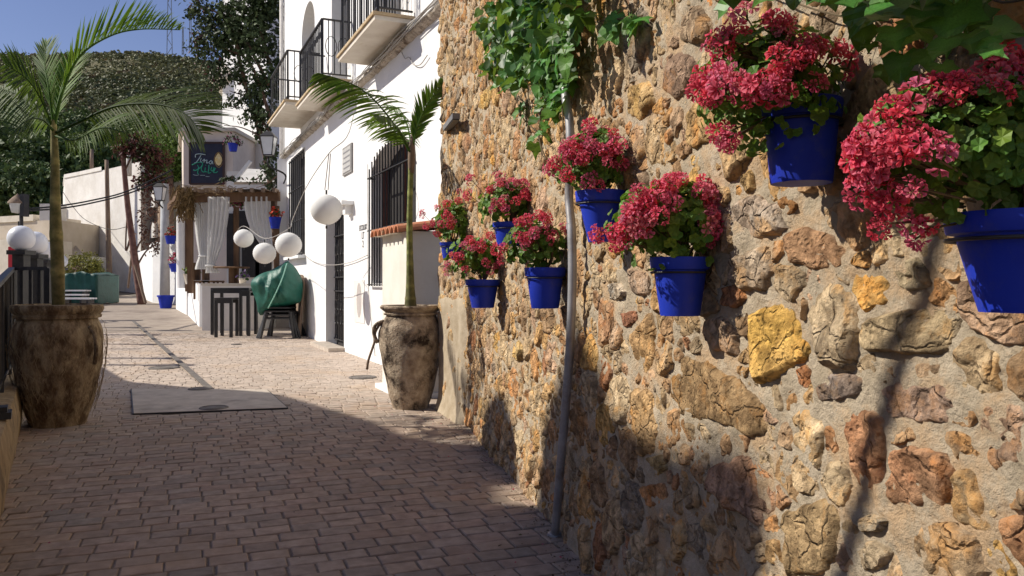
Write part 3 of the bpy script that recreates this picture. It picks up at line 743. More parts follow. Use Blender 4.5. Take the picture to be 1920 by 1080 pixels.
def trunk(parent, pts, rs, ringstep=0.07, base=(1,1,1), top=(1,1,1)):
    P_ = cat(pts, 14); N = len(P_); rr = np.interp(np.linspace(0, 1, N), np.linspace(0, 1, len(rs)), rs)
    m = MB(); n = 14; vs = []; cols = []; prev = None; L = 0
    for i, p in enumerate(P_):
        if i: L += (P_[i]-P_[i-1]).length
        d = (P_[min(i+1,N-1)]-P_[max(i-1,0)]).normalized(); x = d.cross(Vector((0,1,0))).normalized(); y = d.cross(x)
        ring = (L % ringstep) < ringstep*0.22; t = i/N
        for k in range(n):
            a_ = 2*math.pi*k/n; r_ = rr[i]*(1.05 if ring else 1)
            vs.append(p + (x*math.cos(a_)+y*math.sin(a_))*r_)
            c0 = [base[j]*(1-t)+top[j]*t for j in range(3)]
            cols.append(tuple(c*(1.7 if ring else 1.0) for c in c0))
    m.add(vs, [(i*n+k, i*n+(k+1)%n, (i+1)*n+(k+1)%n, (i+1)*n+k) for i in range(N-1) for k in range(n)], cols)
    return m.build('trunk', M_TRUNK, parent, smooth=True)
def frond(parent, pts, ln, da, db, n=46, wid=0.022, start=0.16, lift=0.0, droop=0.25, fwd=0.55, colr=(1,1,1), rr=0.011, seed=0, label=None, jit=0.12):
    """a pinnate leaf: midrib through pts, leaflets of length ln on the two sides da / db"""
    rn = random.Random(seed); P_ = cat(pts, 16); N = len(P_)
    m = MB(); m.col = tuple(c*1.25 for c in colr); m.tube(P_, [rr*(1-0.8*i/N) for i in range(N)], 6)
    for side, dv in ((0, Vector(da)), (1, Vector(db))):
        for k in range(n):
            t = start + (1-start)*(k + rn.random()*0.6)/n; t = min(t, 0.995)
            i = int(t*(N-1)); p = P_[i].lerp(P_[min(i+1, N-1)], t*(N-1)-i); f = (P_[min(i+1,N-1)]-P_[max(i-1,0)]).normalized()
            pr_ = math.sin(math.pi*min(1, (t-start)/(1-start)*0.86+0.12))**0.7
            L = ln*pr_*rn.uniform(0.85, 1.08)
            ff = fwd + 0.5*max(0, t-0.6)
            d = (dv.normalized() + f*ff + Vector((rn.uniform(-1,1), rn.uniform(-1,1), rn.uniform(-1,1)))*jit).normalized()
            sidev = d.cross(f).cross(d).normalized() if abs(d.dot(f)) < .99 else Vector((0,0,1))
            nrm = d.cross(sidev)
            q0 = p; vs = []; K = 5; q_ = Vector(p)
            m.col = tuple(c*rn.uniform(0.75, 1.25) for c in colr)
            for s_ in range(K+1):
                x = s_/K; w_ = wid*0.5*(math.sin(math.pi*min(1, x*0.8+0.18)))*(1 if x < 1 else 0.05)
                vs += [q_ - sidev*w_ , q_ + nrm*w_*0.35, q_ + sidev*w_]
                dd = (d + Vector((0,0,-1))*droop*x*1.6 + Vector((0,0,1))*lift).normalized(); q_ = q_ + dd*L/K
            m.add(vs, [f_ for s_ in range(K) for f_ in ((s_*3, s_*3+1, s_*3+4, s_*3+3), (s_*3+1, s_*3+2, s_*3+5, s_*3+4))])
    return m.build('frond', M_PALM, parent, smooth=True, label=label)
# right palm
Yr = 7.38
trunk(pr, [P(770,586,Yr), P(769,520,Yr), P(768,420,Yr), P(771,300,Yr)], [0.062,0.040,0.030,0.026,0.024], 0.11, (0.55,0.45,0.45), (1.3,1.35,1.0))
m = MB(); m.tube(cat([P(771,325,Yr), P(772,285,Yr), P(774,250,Yr)], 4), [0.026,.03,.033,.034,.034,.03,.026,.02,.014], 8); m.build('crownshaft', M_GREYWOOD, pr, smooth=True)
frond(pr, [P(771,290,Yr), P(742,238,Yr-.05), P(706,192,Yr-.1), P(672,164,Yr-.15), P(632,147,Yr-.2), P(596,137,Yr-.25)], 0.42, (-0.75,-0.2,-0.75), (0.35,0.3,-0.15), n=40, wid=0.021, droop=0.45, fwd=0.75, seed=1, start=.12, colr=(.85,.85,.85))
frond(pr, [P(773,285,Yr), P(782,240,Yr-.05), P(800,198,Yr-.15), P(832,152,Yr-.2)], 0.20, (-0.6,0,0.5), (0.9,0.0,-0.25), n=32, wid=0.021, droop=0.15, fwd=1.2, seed=2)
frond(pr, [P(771,290,Yr), P(752,250,Yr-.15), P(728,222,Yr-.4), P(700,215,Yr-.7)], 0.30, (-0.7,0.3,-0.5), (0.6,-0.5,-0.6), n=30, wid=0.021, droop=0.5, fwd=0.8, seed=3, colr=(.8,.8,.8))
frond(pr, [P(772,290,Yr), P(765,240,Yr+.2), P(748,205,Yr+.5), P(722,195,Yr+.8)], 0.30, (-0.9,0,-0.4), (0.5,0.3,-0.6), n=26, wid=0.018, droop=0.5, fwd=0.7, seed=4)
# left palm
Yl = 6.52
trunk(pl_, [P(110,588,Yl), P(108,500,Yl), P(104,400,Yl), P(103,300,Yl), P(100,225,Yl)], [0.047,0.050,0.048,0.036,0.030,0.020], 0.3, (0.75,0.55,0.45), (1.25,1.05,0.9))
frond(pl_, [P(101,240,Yl), P(118,170,Yl), P(150,105,Yl), P(205,68,Yl), P(262,55,Yl), P(338,56,Yl-.1)], 0.38, (0.10,0.55,0.95), (0.05,-0.55,0.85), n=50, wid=0.013, lift=0.05, droop=0.05, fwd=0.95, colr=(1.25,1.3,1.2), seed=5, start=.2, rr=.014)
frond(pl_, [P(104,250,Yl), P(150,228,Yl-.1), P(215,200,Yl-.25), P(290,195,Yl-.45), P(345,212,Yl-.6), P(378,250,Yl-.7)], 0.50, (0.45,0.55,0.55), (0.30,-0.3,-0.85), n=56, wid=0.016, droop=0.28, fwd=0.65, colr=(.24,.27,.22), seed=6, start=.22, rr=.014)  # frond tinted darker, its backlit shade put into the leaf colour
frond(pl_, [P(99,240,Yl), P(78,190,Yl-.1), P(52,150,Yl-.2), P(10,120,Yl-.3)], 0.36, (-0.35,0.4,0.95), (0.3,-0.4,-0.7), n=34, wid=0.018, droop=0.1, fwd=0.5, colr=(.5,.52,.48), seed=7)
frond(pl_, [P(100,240,Yl), P(70,215,Yl+.2), P(38,180,Yl+.4), P(0,165,Yl+.6)], 0.32, (-0.2,0.5,0.8), (-0.1,-0.5,-0.9), n=30, wid=0.018, droop=0.3, fwd=0.5, colr=(.5,.55,.5), seed=8)
frond(pl_, [P(102,245,Yl), P(110,190,Yl+.15), P(124,140,Yl+.35), P(150,95,Yl+.6)], 0.34, (-0.7,0.2,0.6), (0.8,-0.2,0.35), n=34, wid=0.017, droop=0.1, fwd=0.9, colr=(1.3,1.35,0.9), seed=9)
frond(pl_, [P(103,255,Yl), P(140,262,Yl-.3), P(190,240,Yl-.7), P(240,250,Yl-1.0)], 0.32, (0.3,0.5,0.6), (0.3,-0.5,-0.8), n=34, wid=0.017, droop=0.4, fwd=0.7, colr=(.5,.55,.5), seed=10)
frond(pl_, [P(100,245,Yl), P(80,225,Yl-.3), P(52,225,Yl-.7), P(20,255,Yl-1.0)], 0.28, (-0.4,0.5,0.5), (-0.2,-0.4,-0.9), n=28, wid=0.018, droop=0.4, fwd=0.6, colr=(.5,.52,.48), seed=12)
frond(pl_, [P(101,238,Yl), P(92,170,Yl), P(84,120,Yl+.1), P(88,78,Yl+.2)], 0.28, (-0.8,0.3,0.5), (0.8,-0.3,0.4), n=26, wid=0.017, droop=0.1, fwd=1.0, colr=(.9,1,.8), seed=13)

# ------------------------------------------------------------------ geraniums in blue pots
def floret(m, c, nrm, r, tone, seed):
    rn = random.Random(seed); nrm = nrm.normalized(); x = nrm.orthogonal().normalized(); y = nrm.cross(x); a0 = rn.uniform(0, 6.28)
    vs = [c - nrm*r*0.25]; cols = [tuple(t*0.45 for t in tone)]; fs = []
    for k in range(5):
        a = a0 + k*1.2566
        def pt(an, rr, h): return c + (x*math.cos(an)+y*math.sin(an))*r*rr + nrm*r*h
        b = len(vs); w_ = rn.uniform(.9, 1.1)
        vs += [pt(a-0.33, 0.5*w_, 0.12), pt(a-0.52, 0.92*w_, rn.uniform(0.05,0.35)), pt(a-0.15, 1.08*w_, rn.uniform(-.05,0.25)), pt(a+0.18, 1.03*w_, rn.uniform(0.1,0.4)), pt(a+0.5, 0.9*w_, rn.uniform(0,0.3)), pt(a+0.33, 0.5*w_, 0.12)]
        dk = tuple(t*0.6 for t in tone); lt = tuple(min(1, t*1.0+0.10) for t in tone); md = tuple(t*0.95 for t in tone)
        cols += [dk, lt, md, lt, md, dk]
        fs += [(0, b, b+1, b+2), (0, b+2, b+3), (0, b+3, b+4, b+5)]
    m.add(vs, fs, cols)
TONES = [(1.0,0.13,0.22), (1.0,0.18,0.30), (0.97,0.085,0.14), (1.0,0.27,0.40), (1.0,0.14,0.26)]
HEADS = []
for i in range(8):
    rn = random.Random(i*31); m = MB(); n = rn.randint(6, 10); tone0 = TONES[i % 5]
    for k in range(n):
        ph = math.acos(1 - 1.25*(k+.5)/n); th = k*2.4 + rn.uniform(-.3, .3)
        d = Vector((math.sin(ph)*math.cos(th), math.sin(ph)*math.sin(th), math.cos(ph)))
        tone = tuple(t*rn.uniform(0.8, 1.15) for t in tone0)
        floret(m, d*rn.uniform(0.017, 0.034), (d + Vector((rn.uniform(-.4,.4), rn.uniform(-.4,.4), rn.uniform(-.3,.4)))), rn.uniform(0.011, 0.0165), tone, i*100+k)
    for k in range(4):
        m.col = (0.12,0.2,0.05); m.bar((0,0,-0.02), (rn.uniform(-.02,.02), rn.uniform(-.02,.02), 0.012), 0.002)
    HEADS.append(m.mesh('flower_head', M_PETAL))
NW = Vector((n1.x, n1.y, 0))     # outward from the wall
TW = Vector((d1.x, d1.y, 0))
def geranium(name_label, u, v, rimw, vbot, botw, ext, heads, nleaf, roff=0.0, lsz=0.026, hs=1.0, seed=0, bulge=0.0):
    """u,v rim centre; rimw, botw widths; vbot bottom row; ext = (u0,u1,v0,v1) extent of the plant in the photo"""
    rn = random.Random(seed)
    # distance from the wall so that the pot touches it
    d = 0.10
    for _ in range(4):
        s_, z = S(u, v, d); c = wp(s_, z, d); r = rimw/2/F*c.y; d = r + 0.012 + roff
    s_, z = S(u, v, d); c = wp(s_, z, d); Y = c.y; px = Y/F
    r = rimw/2*px; rb = botw/2*px; hgt = (vbot - v)*px
    o = empty('geranium_pot', (c.x, c.y, c.z-hgt), name_label, 'flower pot', 'blue pots of geraniums on the stone wall')
    base = Vector((c.x, c.y, c.z-hgt))
    m = MB(); lip = hgt*0.22
    m.lathe([(0.001, 0), (rb*.98, 0), (rb, 0.004), (r*0.93-(r*0.93-rb)*0.22, hgt-lip), (r*0.955, hgt-lip+0.002), (r*.97, hgt-lip+0.006), (r*1.0, hgt-0.004), (r*.99, hgt), (r*0.93, hgt), (r*0.90, hgt-0.02), (0.001, hgt-0.02)], base, 32, 0.0008)
    m.build('pot', M_BLUE, o, smooth=True, angle=35)
    m = MB(); ring = [base + Vector((math.cos(a)*(r*0.96), math.sin(a)*(r*0.96), hgt-lip-0.006)) for a in np.linspace(0, 2*math.pi, 25)]
    m.tube(ring, 0.003, 5); m.tube([base - NW*0 + Vector((0,0,hgt-lip-0.006)) - NW*(r*0.95), base + Vector((0,0,hgt-lip-0.006)) - NW*(d+0.0)], 0.004, 5)
    m.build('hanging_ring', M_IRON, o, smooth=True)
    # foliage dome in wall-facing coordinates
    u0, u1, v0, v1 = ext
    # ellipsoid axes: right (image), up, toward the viewer
    cu, cv = (u0+u1)/2, (v0+v1)/2
    dc = Vector(((cu-u)*px, 0, -(cv-v)*px)) + c
    if bulge: dc = dc + NW*bulge
    Rx, Rz = (u1-u0)/2*px, (v1-v0)/2*px; Ry = min(Rx, Rz)*0.95
    def onwall(p):   # push out of the wall
        dist = (Vector((p.x, p.y)) - WALLP[1]).dot(n1)
        mn = 0.035
        if dist < mn: p = p + NW*(mn-dist+rn.uniform(0, .02))
        return p
    n = nleaf; C = []; D = []; U = []
    cen = c + Vector((0, 0, 0.01))
    for k in range(n):
        dd = Vector((rn.gauss(0,1), rn.gauss(0,1), rn.gauss(0,1))).normalized()
        if dd.z < -0.55 and rn.random() < .7: dd.z *= -1
        rr = rn.uniform(0.5, 1.0)
        p = dc + Vector((dd.x*Rx*rr, dd.y*Ry*rr, dd.z*Rz*rr))
        if p.z < c.z - 0.01:
            hd = Vector((p.x-c.x, p.y-c.y, 0))
            if hd.length < r*1.02: p = p + hd.normalized()*(r*1.05-hd.length) if hd.length > .001 else p
        p = onwall(p); C.append(p); nn_ = (dd + Vector((-0.25,-0.15,0.35)) + Vector((rn.gauss(0,.35), rn.gauss(0,.35), rn.gauss(0,.35)))).normalized()
        U.append(nn_)
    m = MB()
    for p, nn_ in zip(C, U):
        sz = lsz*rn.uniform(0.65, 1.25); x = nn_.orthogonal().normalized(); a0 = rn.uniform(0, 6.28)
        x = Matrix.Rotation(a0, 3, nn_) @ x; y = nn_.cross(x)
        k = rn.uniform(0.6, 1.25); g = (k*rn.uniform(.8,1.3), k, k*rn.uniform(.6,1.1))
        vs = [p - nn_*sz*0.10]; cols = [tuple(q*0.9 for q in g)]
        K = 12
        for i in range(K):
            a = 2*math.pi*i/K; rad_ = sz*(0.90 if i % 2 else 1.06)*(0.55 if i == 0 else 1); hh = sz*(0.16*(1 if i % 2 else 0.2) + 0.10*math.sin(a*2+a0))
            vs.append(p + (x*math.cos(a)+y*math.sin(a))*rad_ + nn_*hh); cols.append(g)
        m.add(vs, [(0, 1+i, 1+(i+1) % K) for i in range(K)], cols)
    m.build('foliage', M_LEAF, o, kind='stuff', smooth=False)
    m = MB()
    for k in range(16):
        dd = Vector((rn.uniform(-1,1), rn.uniform(-1,0.5), rn.uniform(0.2,1))).normalized()
        m.tube(cat([c - Vector((0,0,.03)), c + dd*Rx*0.3 + Vector((0,0,.03)), onwall(dc + Vector((dd.x*Rx, dd.y*Ry, dd.z*Rz))*0.7)], 4), 0.0028, 4)
    stalks = m
    for k, (fu, fv, dep) in enumerate(heads(rn)):
        if rn.random() < 0.30: continue
        fu += rn.gauss(0, 7); fv += rn.gauss(0, 7); dep += rn.uniform(-.05, .22)
        # fu,fv in photo pixels, dep = depth factor 0..1 toward viewer on the ellipsoid
        ex, ez = (fu-cu)/((u1-u0)/2), -(fv-cv)/((v1-v0)/2); q2 = ex*ex + ez*ez
        front = math.sqrt(max(0.0, 1-min(1, q2*0.92)))*Ry
        p = Vector((dc.x + (fu-cu)*px, dc.y - front*dep, dc.z - (fv-cv)*px))
        sc = p.y/dc.y; p.x *= 1; p = Vector(((fu-CX)/F*p.y, p.y, H-(fv-HV)/F*p.y))
        p = onwall(p)
        nn_ = (Vector((ex*0.9, -front/Ry - 0.35 if Ry else -1, ez*0.9+0.25)) + Vector((rn.gauss(0,.25), rn.gauss(0,.25), rn.gauss(0,.25)))).normalized()
        p = p + nn_*rn.uniform(0, .016); stalks.tube([c + (p-c)*.45, p - nn_*.01], 0.0016, 4)
        f = bpy.data.objects.new('flower_head', HEADS[rn.randrange(8)]); COL.objects.link(f); f.parent = o
        f.matrix_parent_inverse = Matrix.Identity(4)
        f.location = p - Vector(o.location); f.rotation_euler = (Matrix.Rotation(0,3,'Z') @ nn_.to_track_quat('Z', 'Y').to_matrix() @ Matrix.Rotation(rn.uniform(0, 6.28), 3, 'Z')).to_euler()
        s0 = hs*rn.uniform(0.62, 1.12); f.scale = (s0, s0, s0*0.9)
    stalks.build('stems', M_STEM, o, kind='stuff')
    return o
def band(pts, n, spread, d0=0.7, d1_=1.0):
    """heads along a polyline in the photo"""
    def f(rn):
        out = []; P2 = [Vector(p) for p in pts]; L = [0]
        for a, b_ in zip(P2[:-1], P2[1:]): L.append(L[-1] + (b_-a).length)
        for k in range(n):
            t = L[-1]*(k + rn.random()*0.8)/n; i = max(j for j in range(len(L)-1) if L[j] <= t)
            p = P2[i].lerp(P2[i+1], (t-L[i])/(L[i+1]-L[i]))
            out.append((p.x + rn.gauss(0, spread), p.y + rn.gauss(0, spread), rn.uniform(d0, d1_)))
        return out
    return f
def both(*fs): return lambda rn: [x for f in fs for x in f(rn)]
geranium('blue pot of pink geraniums right of the grey pole, with a leafy green centre', 1268, 483, 112, 592, 74, (1128,1362,338,505),
    both(band([(1140,440),(1165,420),(1200,385),(1240,352),(1275,345),(1310,360),(1335,395),(1345,430)], 34, 9, .5, 1), band([(1150,460),(1180,425),(1225,395),(1262,370)], 16, 9, .8, 1), band([(1340,400),(1345,450)], 8, 8, .5, .9)), 650, hs=1.0, seed=1, lsz=.016)
geranium('blue pot of pink geraniums directly against the top of the grey pole', 1117, 360, 94, 455, 46, (1030,1180,245,375),
    both(band([(1045,330),(1045,295),(1075,265),(1120,250),(1155,275),(1170,305)], 26, 9, .5, 1), band([(1060,300),(1100,280),(1140,290)], 14, 12, .9, 1), band([(1070,355),(1110,345),(1150,345)], 6, 9, .8, 1)), 380, lsz=.018, seed=2)
geranium('blue pot of pink geraniums just left of the grey pole', 1022, 502, 78, 578, 52, (940,1060,412,512),
    both(band([(950,470),(975,440),(1010,422),(1050,440)], 20, 7, .5, 1), band([(985,462),(1020,450),(1045,470)], 9, 8, .9, 1)), 320, lsz=.018, seed=3)
geranium('smallest low blue pot of geraniums, nearest the rendered corner of the stone wall', 905, 524, 66, 577, 42, (832,945,445,530),
    both(band([(842,500),(850,470),(880,455),(925,465)], 14, 7, .5, 1), band([(862,490),(900,485),(930,500)], 10, 7, .9, 1)), 200, lsz=.026, seed=4, hs=1.1)
geranium('upper blue pot of geraniums half hidden behind two lower pots', 955, 418, 62, 462, 44, (888,1018,338,432),
    both(band([(895,370),(920,350),(960,342),(1000,362),(1010,385)], 16, 7, .5, 1), band([(915,385),(950,375),(985,385)], 9, 8, .9, 1)), 230, lsz=.024, seed=5, hs=1.05)
geranium('farthest pot of geraniums, overhanging the left edge of the stone wall', 842, 455, 44, 485, 32, (803,890,375,468),
    both(band([(812,440),(820,400),(850,382),(880,385)], 15, 7, .5, 1), band([(825,425),(855,410)], 7, 7, .9, 1)), 180, lsz=.030, seed=6, hs=1.3)
geranium('high blue pot of geraniums under the ivy, its plant trailing to the left', 1492, 196, 150, 348, 112, (1315,1600,45,300),
    both(band([(1330,180),(1345,155),(1390,165),(1430,160),(1475,130),(1500,110),(1530,95)], 26, 11, .8, 1), band([(1325,100),(1350,85),(1395,60),(1440,45),(1470,70)], 16, 10, .5, .9), band([(1335,150),(1320,175)], 5, 7, .7, 1), band([(1560,100),(1585,110)], 4, 8, .2, .5), band([(1350,248),(1385,262)], 4, 9, .6, .9), band([(1425,160),(1490,145),(1530,110)], 9, 9, .9, 1)), 950, lsz=.0115, bulge=.035, seed=7, hs=.92)
geranium('nearest and largest looking blue pot, cut off by the right edge of the picture', 1890, 402, 268, 588, 150, (1625,2130,150,420),
    both(band([(1690,205),(1665,230),(1640,270),(1630,310),(1660,370),(1680,395)], 26, 14, .7, 1), band([(1660,285),(1700,285),(1730,300)], 10, 10, .9, 1), band([(1720,190),(1770,170),(1840,180),(1900,165),(1980,160)], 22, 13, .5, .9), band([(1905,250),(1930,260)], 2, 6, .8, 1), band([(1690,360),(1700,330)], 4, 8, .9, 1), band([(1730,410),(1745,425)], 2, 6, .6, .8)), 1900, lsz=.0105, bulge=.05, seed=8, hs=.80)

# ------------------------------------------------------------------ bent grey pole and little lamp
po = MB(); pts = [G(1040,1004)] + [SP(u, v, .06) for u, v in [(1050,880),(1059,770),(1067,640),(1071,520),(1069,430),(1064,370),(1066,300),(1064,230),(1058,190),(1052,120),(1048,40),(1046,-60)]]
pts[0] = pts[0] + Vector((0,0,-0.02))
po.tube(cat(pts, 5), 0.0185, 12)
pole = empty('bent_pole', (pts[0].x, pts[0].y, 0), 'thin bent grey metal pole running up the front of the stone wall', 'pole')
po.build('pipe', M_GALV, pole, smooth=True)
po = MB(); po.lathe([(0.001,0.0),(0.035,0.0),(0.033,0.012),(0.02,0.016)], (pts[0].x, pts[0].y, 0.0), 14); po.build('foot', M_GALV, pole)
po = MB(); q_ = SP(1068, 425, .06); po.tube([q_-Vector((0,0,.012)), q_+Vector((0,0,.012))], 0.0205, 12); po.build('collar', M_GALV, pole)
lw = empty('wall_spotlight', SP(845, 232, .08), 'small grey box spotlight high near the far edge of the stone wall', 'wall light')
m = MB(); a, b_ = SP(836,241,.02), SP(855,219,.10); m.bar(a, b_, 0.06, 0.045); m.build('housing', mat('dull_grey_metal', (0.16,0.16,0.17), (0.24,0.24,0.25), .5), lw)
m = MB(); m.bar(a + (b_-a)*0.1 - Vector((0,0,.028)), b_ - Vector((0,0,.028)), 0.05, 0.01); m.build('lens', M_IRON, lw)

# ------------------------------------------------------------------ ivy
def ivymesh(seed):
    rn = random.Random(seed); m = MB()
    out = [(0,-0.02),(0.22,-0.20),(0.50,-0.10),(0.42,0.12),(0.58,0.38),(0.30,0.42),(0.16,0.68),(0,1.0)]
    if seed % 2: out = [(0,0.0),(0.25,-0.16),(0.47,0.02),(0.46,0.28),(0.36,0.5),(0.20,0.76),(0.08,0.92),(0,1.02)]
    out = [(x*rn.uniform(.88,1.1), y*rn.uniform(.94,1.05)) for x, y in out]
    cur = rn.uniform(-.25, .35)
    def h(x, y): return -0.30*x*x + cur*(y-.4)**2*-0.8 + 0.10*abs(x) + 0.03*math.sin(y*9+seed)
    mid = [(0, t) for t in (0, .25, .5, .75)] + [(0, out[-1][1])]
    for sg in (1, -1):
        pts = [(sg*x, y, h(x, y) + rn.uniform(-.03,.03)) for x, y in out]
        mi = [(0, y, h(0, y) - 0.03) for _, y in mid]
        vs = pts + mi; n = len(pts)
        fs = [(n+0, 0, 1), (n+0, 1, 2), (n+0, 2, n+1), (n+1, 2, 3), (n+1, 3, 4), (n+1, 4, n+2), (n+2, 4, 5), (n+2, 5, 6), (n+2, 6, n+3), (n+3, 6, 7)]
        cols = [(1,1,1)]*n + [(1.7,1.6,1.5)]*len(mi)
        m.add(vs, fs if sg > 0 else [f[::-1] for f in fs], cols)
    m.col = (1.3,1.2,.9); m.tube([(0,0,-.02),(0.02,-0.2,-.06),(0.0,-0.42,-.16)], 0.018, 4)
    return m.mesh('leaf', M_IVY)
IVY = [ivymesh(i) for i in range(8)]
def ivyleaf(parent, p, nrm, down, size):
    nrm = nrm.normalized(); y = (down - nrm*down.dot(nrm)).normalized(); x = y.cross(nrm)
    f = bpy.data.objects.new('leaf', random.choice(IVY)); COL.objects.link(f); f.parent = parent
    M = Matrix((x, y, nrm)).transposed()
    f.location = p - Vector(parent.location); f.rotation_euler = M.to_euler(); f.scale = (size,)*3
iv = empty('ivy', SP(1010, 100, .1), 'bushy hanging ivy with heart shaped leaves around the top of the grey pole', 'ivy', 'ivy on the stone wall')
random.seed(21)
def scatter(parent, blobs, size, nrmbias=(-0.45,-0.55,0.45)):
    for (u, v, ru, rv, d0, dd, n) in blobs:
        for k in range(n):
            a = random.uniform(0, 6.28); rr = math.sqrt(random.random())
            uu, vv = u + ru*rr*math.cos(a), v + rv*rr*math.sin(a)
            d = d0 + dd*random.random()*(1-rr*0.6)
            p = SP(uu, vv, d)
            nn_ = Vector(nrmbias) + Vector((random.gauss(0,.4), random.gauss(0,.4), random.gauss(0,.4)))
            dn = Vector((random.gauss(0,.5), random.gauss(0,.3), -1))
            ivyleaf(parent, p, nn_, dn, size*random.uniform(.6, 1.3))
scatter(iv, [(985,60,85,70,.05,.28,105),(1010,-10,100,50,.05,.3,45),(960,130,55,35,.05,.2,26),(1040,120,40,55,.04,.18,26),(1030,165,28,25,.04,.12,12),(920,40,25,40,.04,.15,10),
    (1105,40,40,22,.03,.08,10),(1160,45,35,18,.03,.06,9),(1012,185,10,25,.03,.06,6),(1006,245,12,35,.03,.04,9),(975,205,10,18,.03,.04,4),(1040,195,18,20,.03,.1,8),(1180,30,20,12,.03,.05,4)], 0.072)
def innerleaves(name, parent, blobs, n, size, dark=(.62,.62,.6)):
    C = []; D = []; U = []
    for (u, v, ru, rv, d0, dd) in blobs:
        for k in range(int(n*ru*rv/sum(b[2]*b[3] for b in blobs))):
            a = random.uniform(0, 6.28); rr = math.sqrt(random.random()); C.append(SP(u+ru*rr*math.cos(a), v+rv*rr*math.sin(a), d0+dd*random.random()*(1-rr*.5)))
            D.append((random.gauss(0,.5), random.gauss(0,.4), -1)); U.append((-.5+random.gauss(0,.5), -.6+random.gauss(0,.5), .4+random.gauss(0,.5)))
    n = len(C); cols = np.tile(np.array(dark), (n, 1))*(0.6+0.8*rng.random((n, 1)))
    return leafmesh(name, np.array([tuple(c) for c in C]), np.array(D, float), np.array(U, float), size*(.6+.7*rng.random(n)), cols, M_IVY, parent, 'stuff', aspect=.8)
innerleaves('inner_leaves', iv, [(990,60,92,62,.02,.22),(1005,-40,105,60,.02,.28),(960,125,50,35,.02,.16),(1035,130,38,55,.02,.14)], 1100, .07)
m = MB()
for line in [[(1000,-40),(1005,60),(1015,150),(1012,200),(1008,250),(1016,292)], [(960,-40),(960,80),(965,160),(975,215),(1000,245)], [(1040,-40),(1050,60),(1100,45),(1150,38),(1200,30)], [(985,160),(992,205),(1003,228),(1030,205)], [(1050,150),(1052,215),(1056,260)], [(958,170),(978,190),(1012,196)], [(1000,240),(1012,270),(1022,300)], [(930,-40),(925,40),(915,90)]]:
    m.tube(cat([SP(u, v, .025+.02*random.random()) for u, v in line], 4), 0.0032, 5)
m.build('stems', M_STEM, iv, kind='stuff')
iv2 = empty('ivy', SP(1700, 50, .1), 'large leaved glossy ivy hanging over the nearest geraniums', 'ivy', 'ivy on the stone wall')
def L(u, v, s, dn=(0,0,-1), nb=(-.4,-.7,.45), d=.09):
    p = SP(u, v, d); nn_ = Vector(nb) + Vector((random.gauss(0,.15), random.gauss(0,.15), random.gauss(0,.15))); ivyleaf(iv2, p, nn_, Vector(dn), s*p.y/F)
for a in [(1640,10,115,(-.5,0,-1)),(1745,25,105,(-.1,0,-1)),(1690,-10,95,(.4,0,-1)),(1800,0,90,(.7,0,-.7)),(1690,60,70,(-.7,0,-.8)),(1790,40,60,(.6,0,-.8)),(1670,110,75,(0,0,-1)),(1700,105,60,(.3,0,-1)),(1650,85,45,(-.6,0,-.7)),
          (1810,85,55,(-.6,0,-.5)),(1725,135,50,(.2,0,-1)),(1705,150,45,(-.6,0,-.6)),(1355,5,48,(-.2,0,-1)),(1370,-5,40,(-.4,0,-1)),(1425,-5,50,(-.5,0,-.6)),(1470,-5,55,(.1,0,-1)),(1510,-5,50,(.5,0,-.8)),(1545,0,45,(.2,0,-1)),(1575,30,50,(.1,0,-1)),
          (1590,60,45,(.3,0,-1)),(1610,90,30,(-.1,0,-1)),(1600,0,70,(-.3,0,-1)),(1660,-20,80,(.1,0,-1)),(1730,-30,90,(.3,0,-1)),(1780,-40,90,(.3,0,-1)),(1850,-10,60,(.9,0,-.2)),(1880,-30,60,(.9,0,-.3)),(1560,-25,60,(.3,0,-1)),(1500,-35,60,(0,0,-1)),(1440,-35,60,(0,0,-1)),
          (1625,40,55,(-.7,0,-.7)),(1665,65,60,(.5,0,-.9)),(1630,70,62,(.1,0,-1)),(1720,95,64,(-.2,0,-1)),(1765,80,58,(.2,0,-1)),(1640,130,48,(.2,0,-1)),(1690,160,46,(.1,0,-1)),(1790,110,46,(.5,0,-.8)),(1600,60,60,(-.2,0,-1)),(1820,60,70,(.5,0,-.7)),(1745,75,45,(.7,0,-.7)),(1695,30,70,(-.3,0,-1)),(1770,-5,80,(-.2,0,-1))]:
    L(*a[:3], a[3], d=random.uniform(.10,.24))
for _ in range(8): L(random.uniform(1560,1960), random.uniform(-120,-20), random.uniform(50,90), (random.gauss(0,.4),0,-1), d=random.uniform(.03,.08))
m = MB()
for line in [[(1700,-60),(1690,40),(1685,110),(1700,160)], [(1380,-40),(1480,5),(1560,30),(1600,35),(1640,20)], [(1560,-40),(1590,20),(1600,80),(1585,130)], [(1750,-60),(1790,40),(1830,70),(1870,95)], [(1830,-20),(1870,8),(1960,-10)]]:
    m.tube(cat([SP(u, v, .04) for u, v in line], 4), 0.0022, 5)
for _ in range(14):
    u, v = random.uniform(1560, 1900), random.uniform(40, 180); a = SP(u, v, .05); m.tube([a, a+Vector((random.uniform(-.012,.012), random.uniform(-.01,.01), random.uniform(-.015,.012)))], 0.0015, 4)
m.build('stems', M_STEM, iv2, kind='stuff')

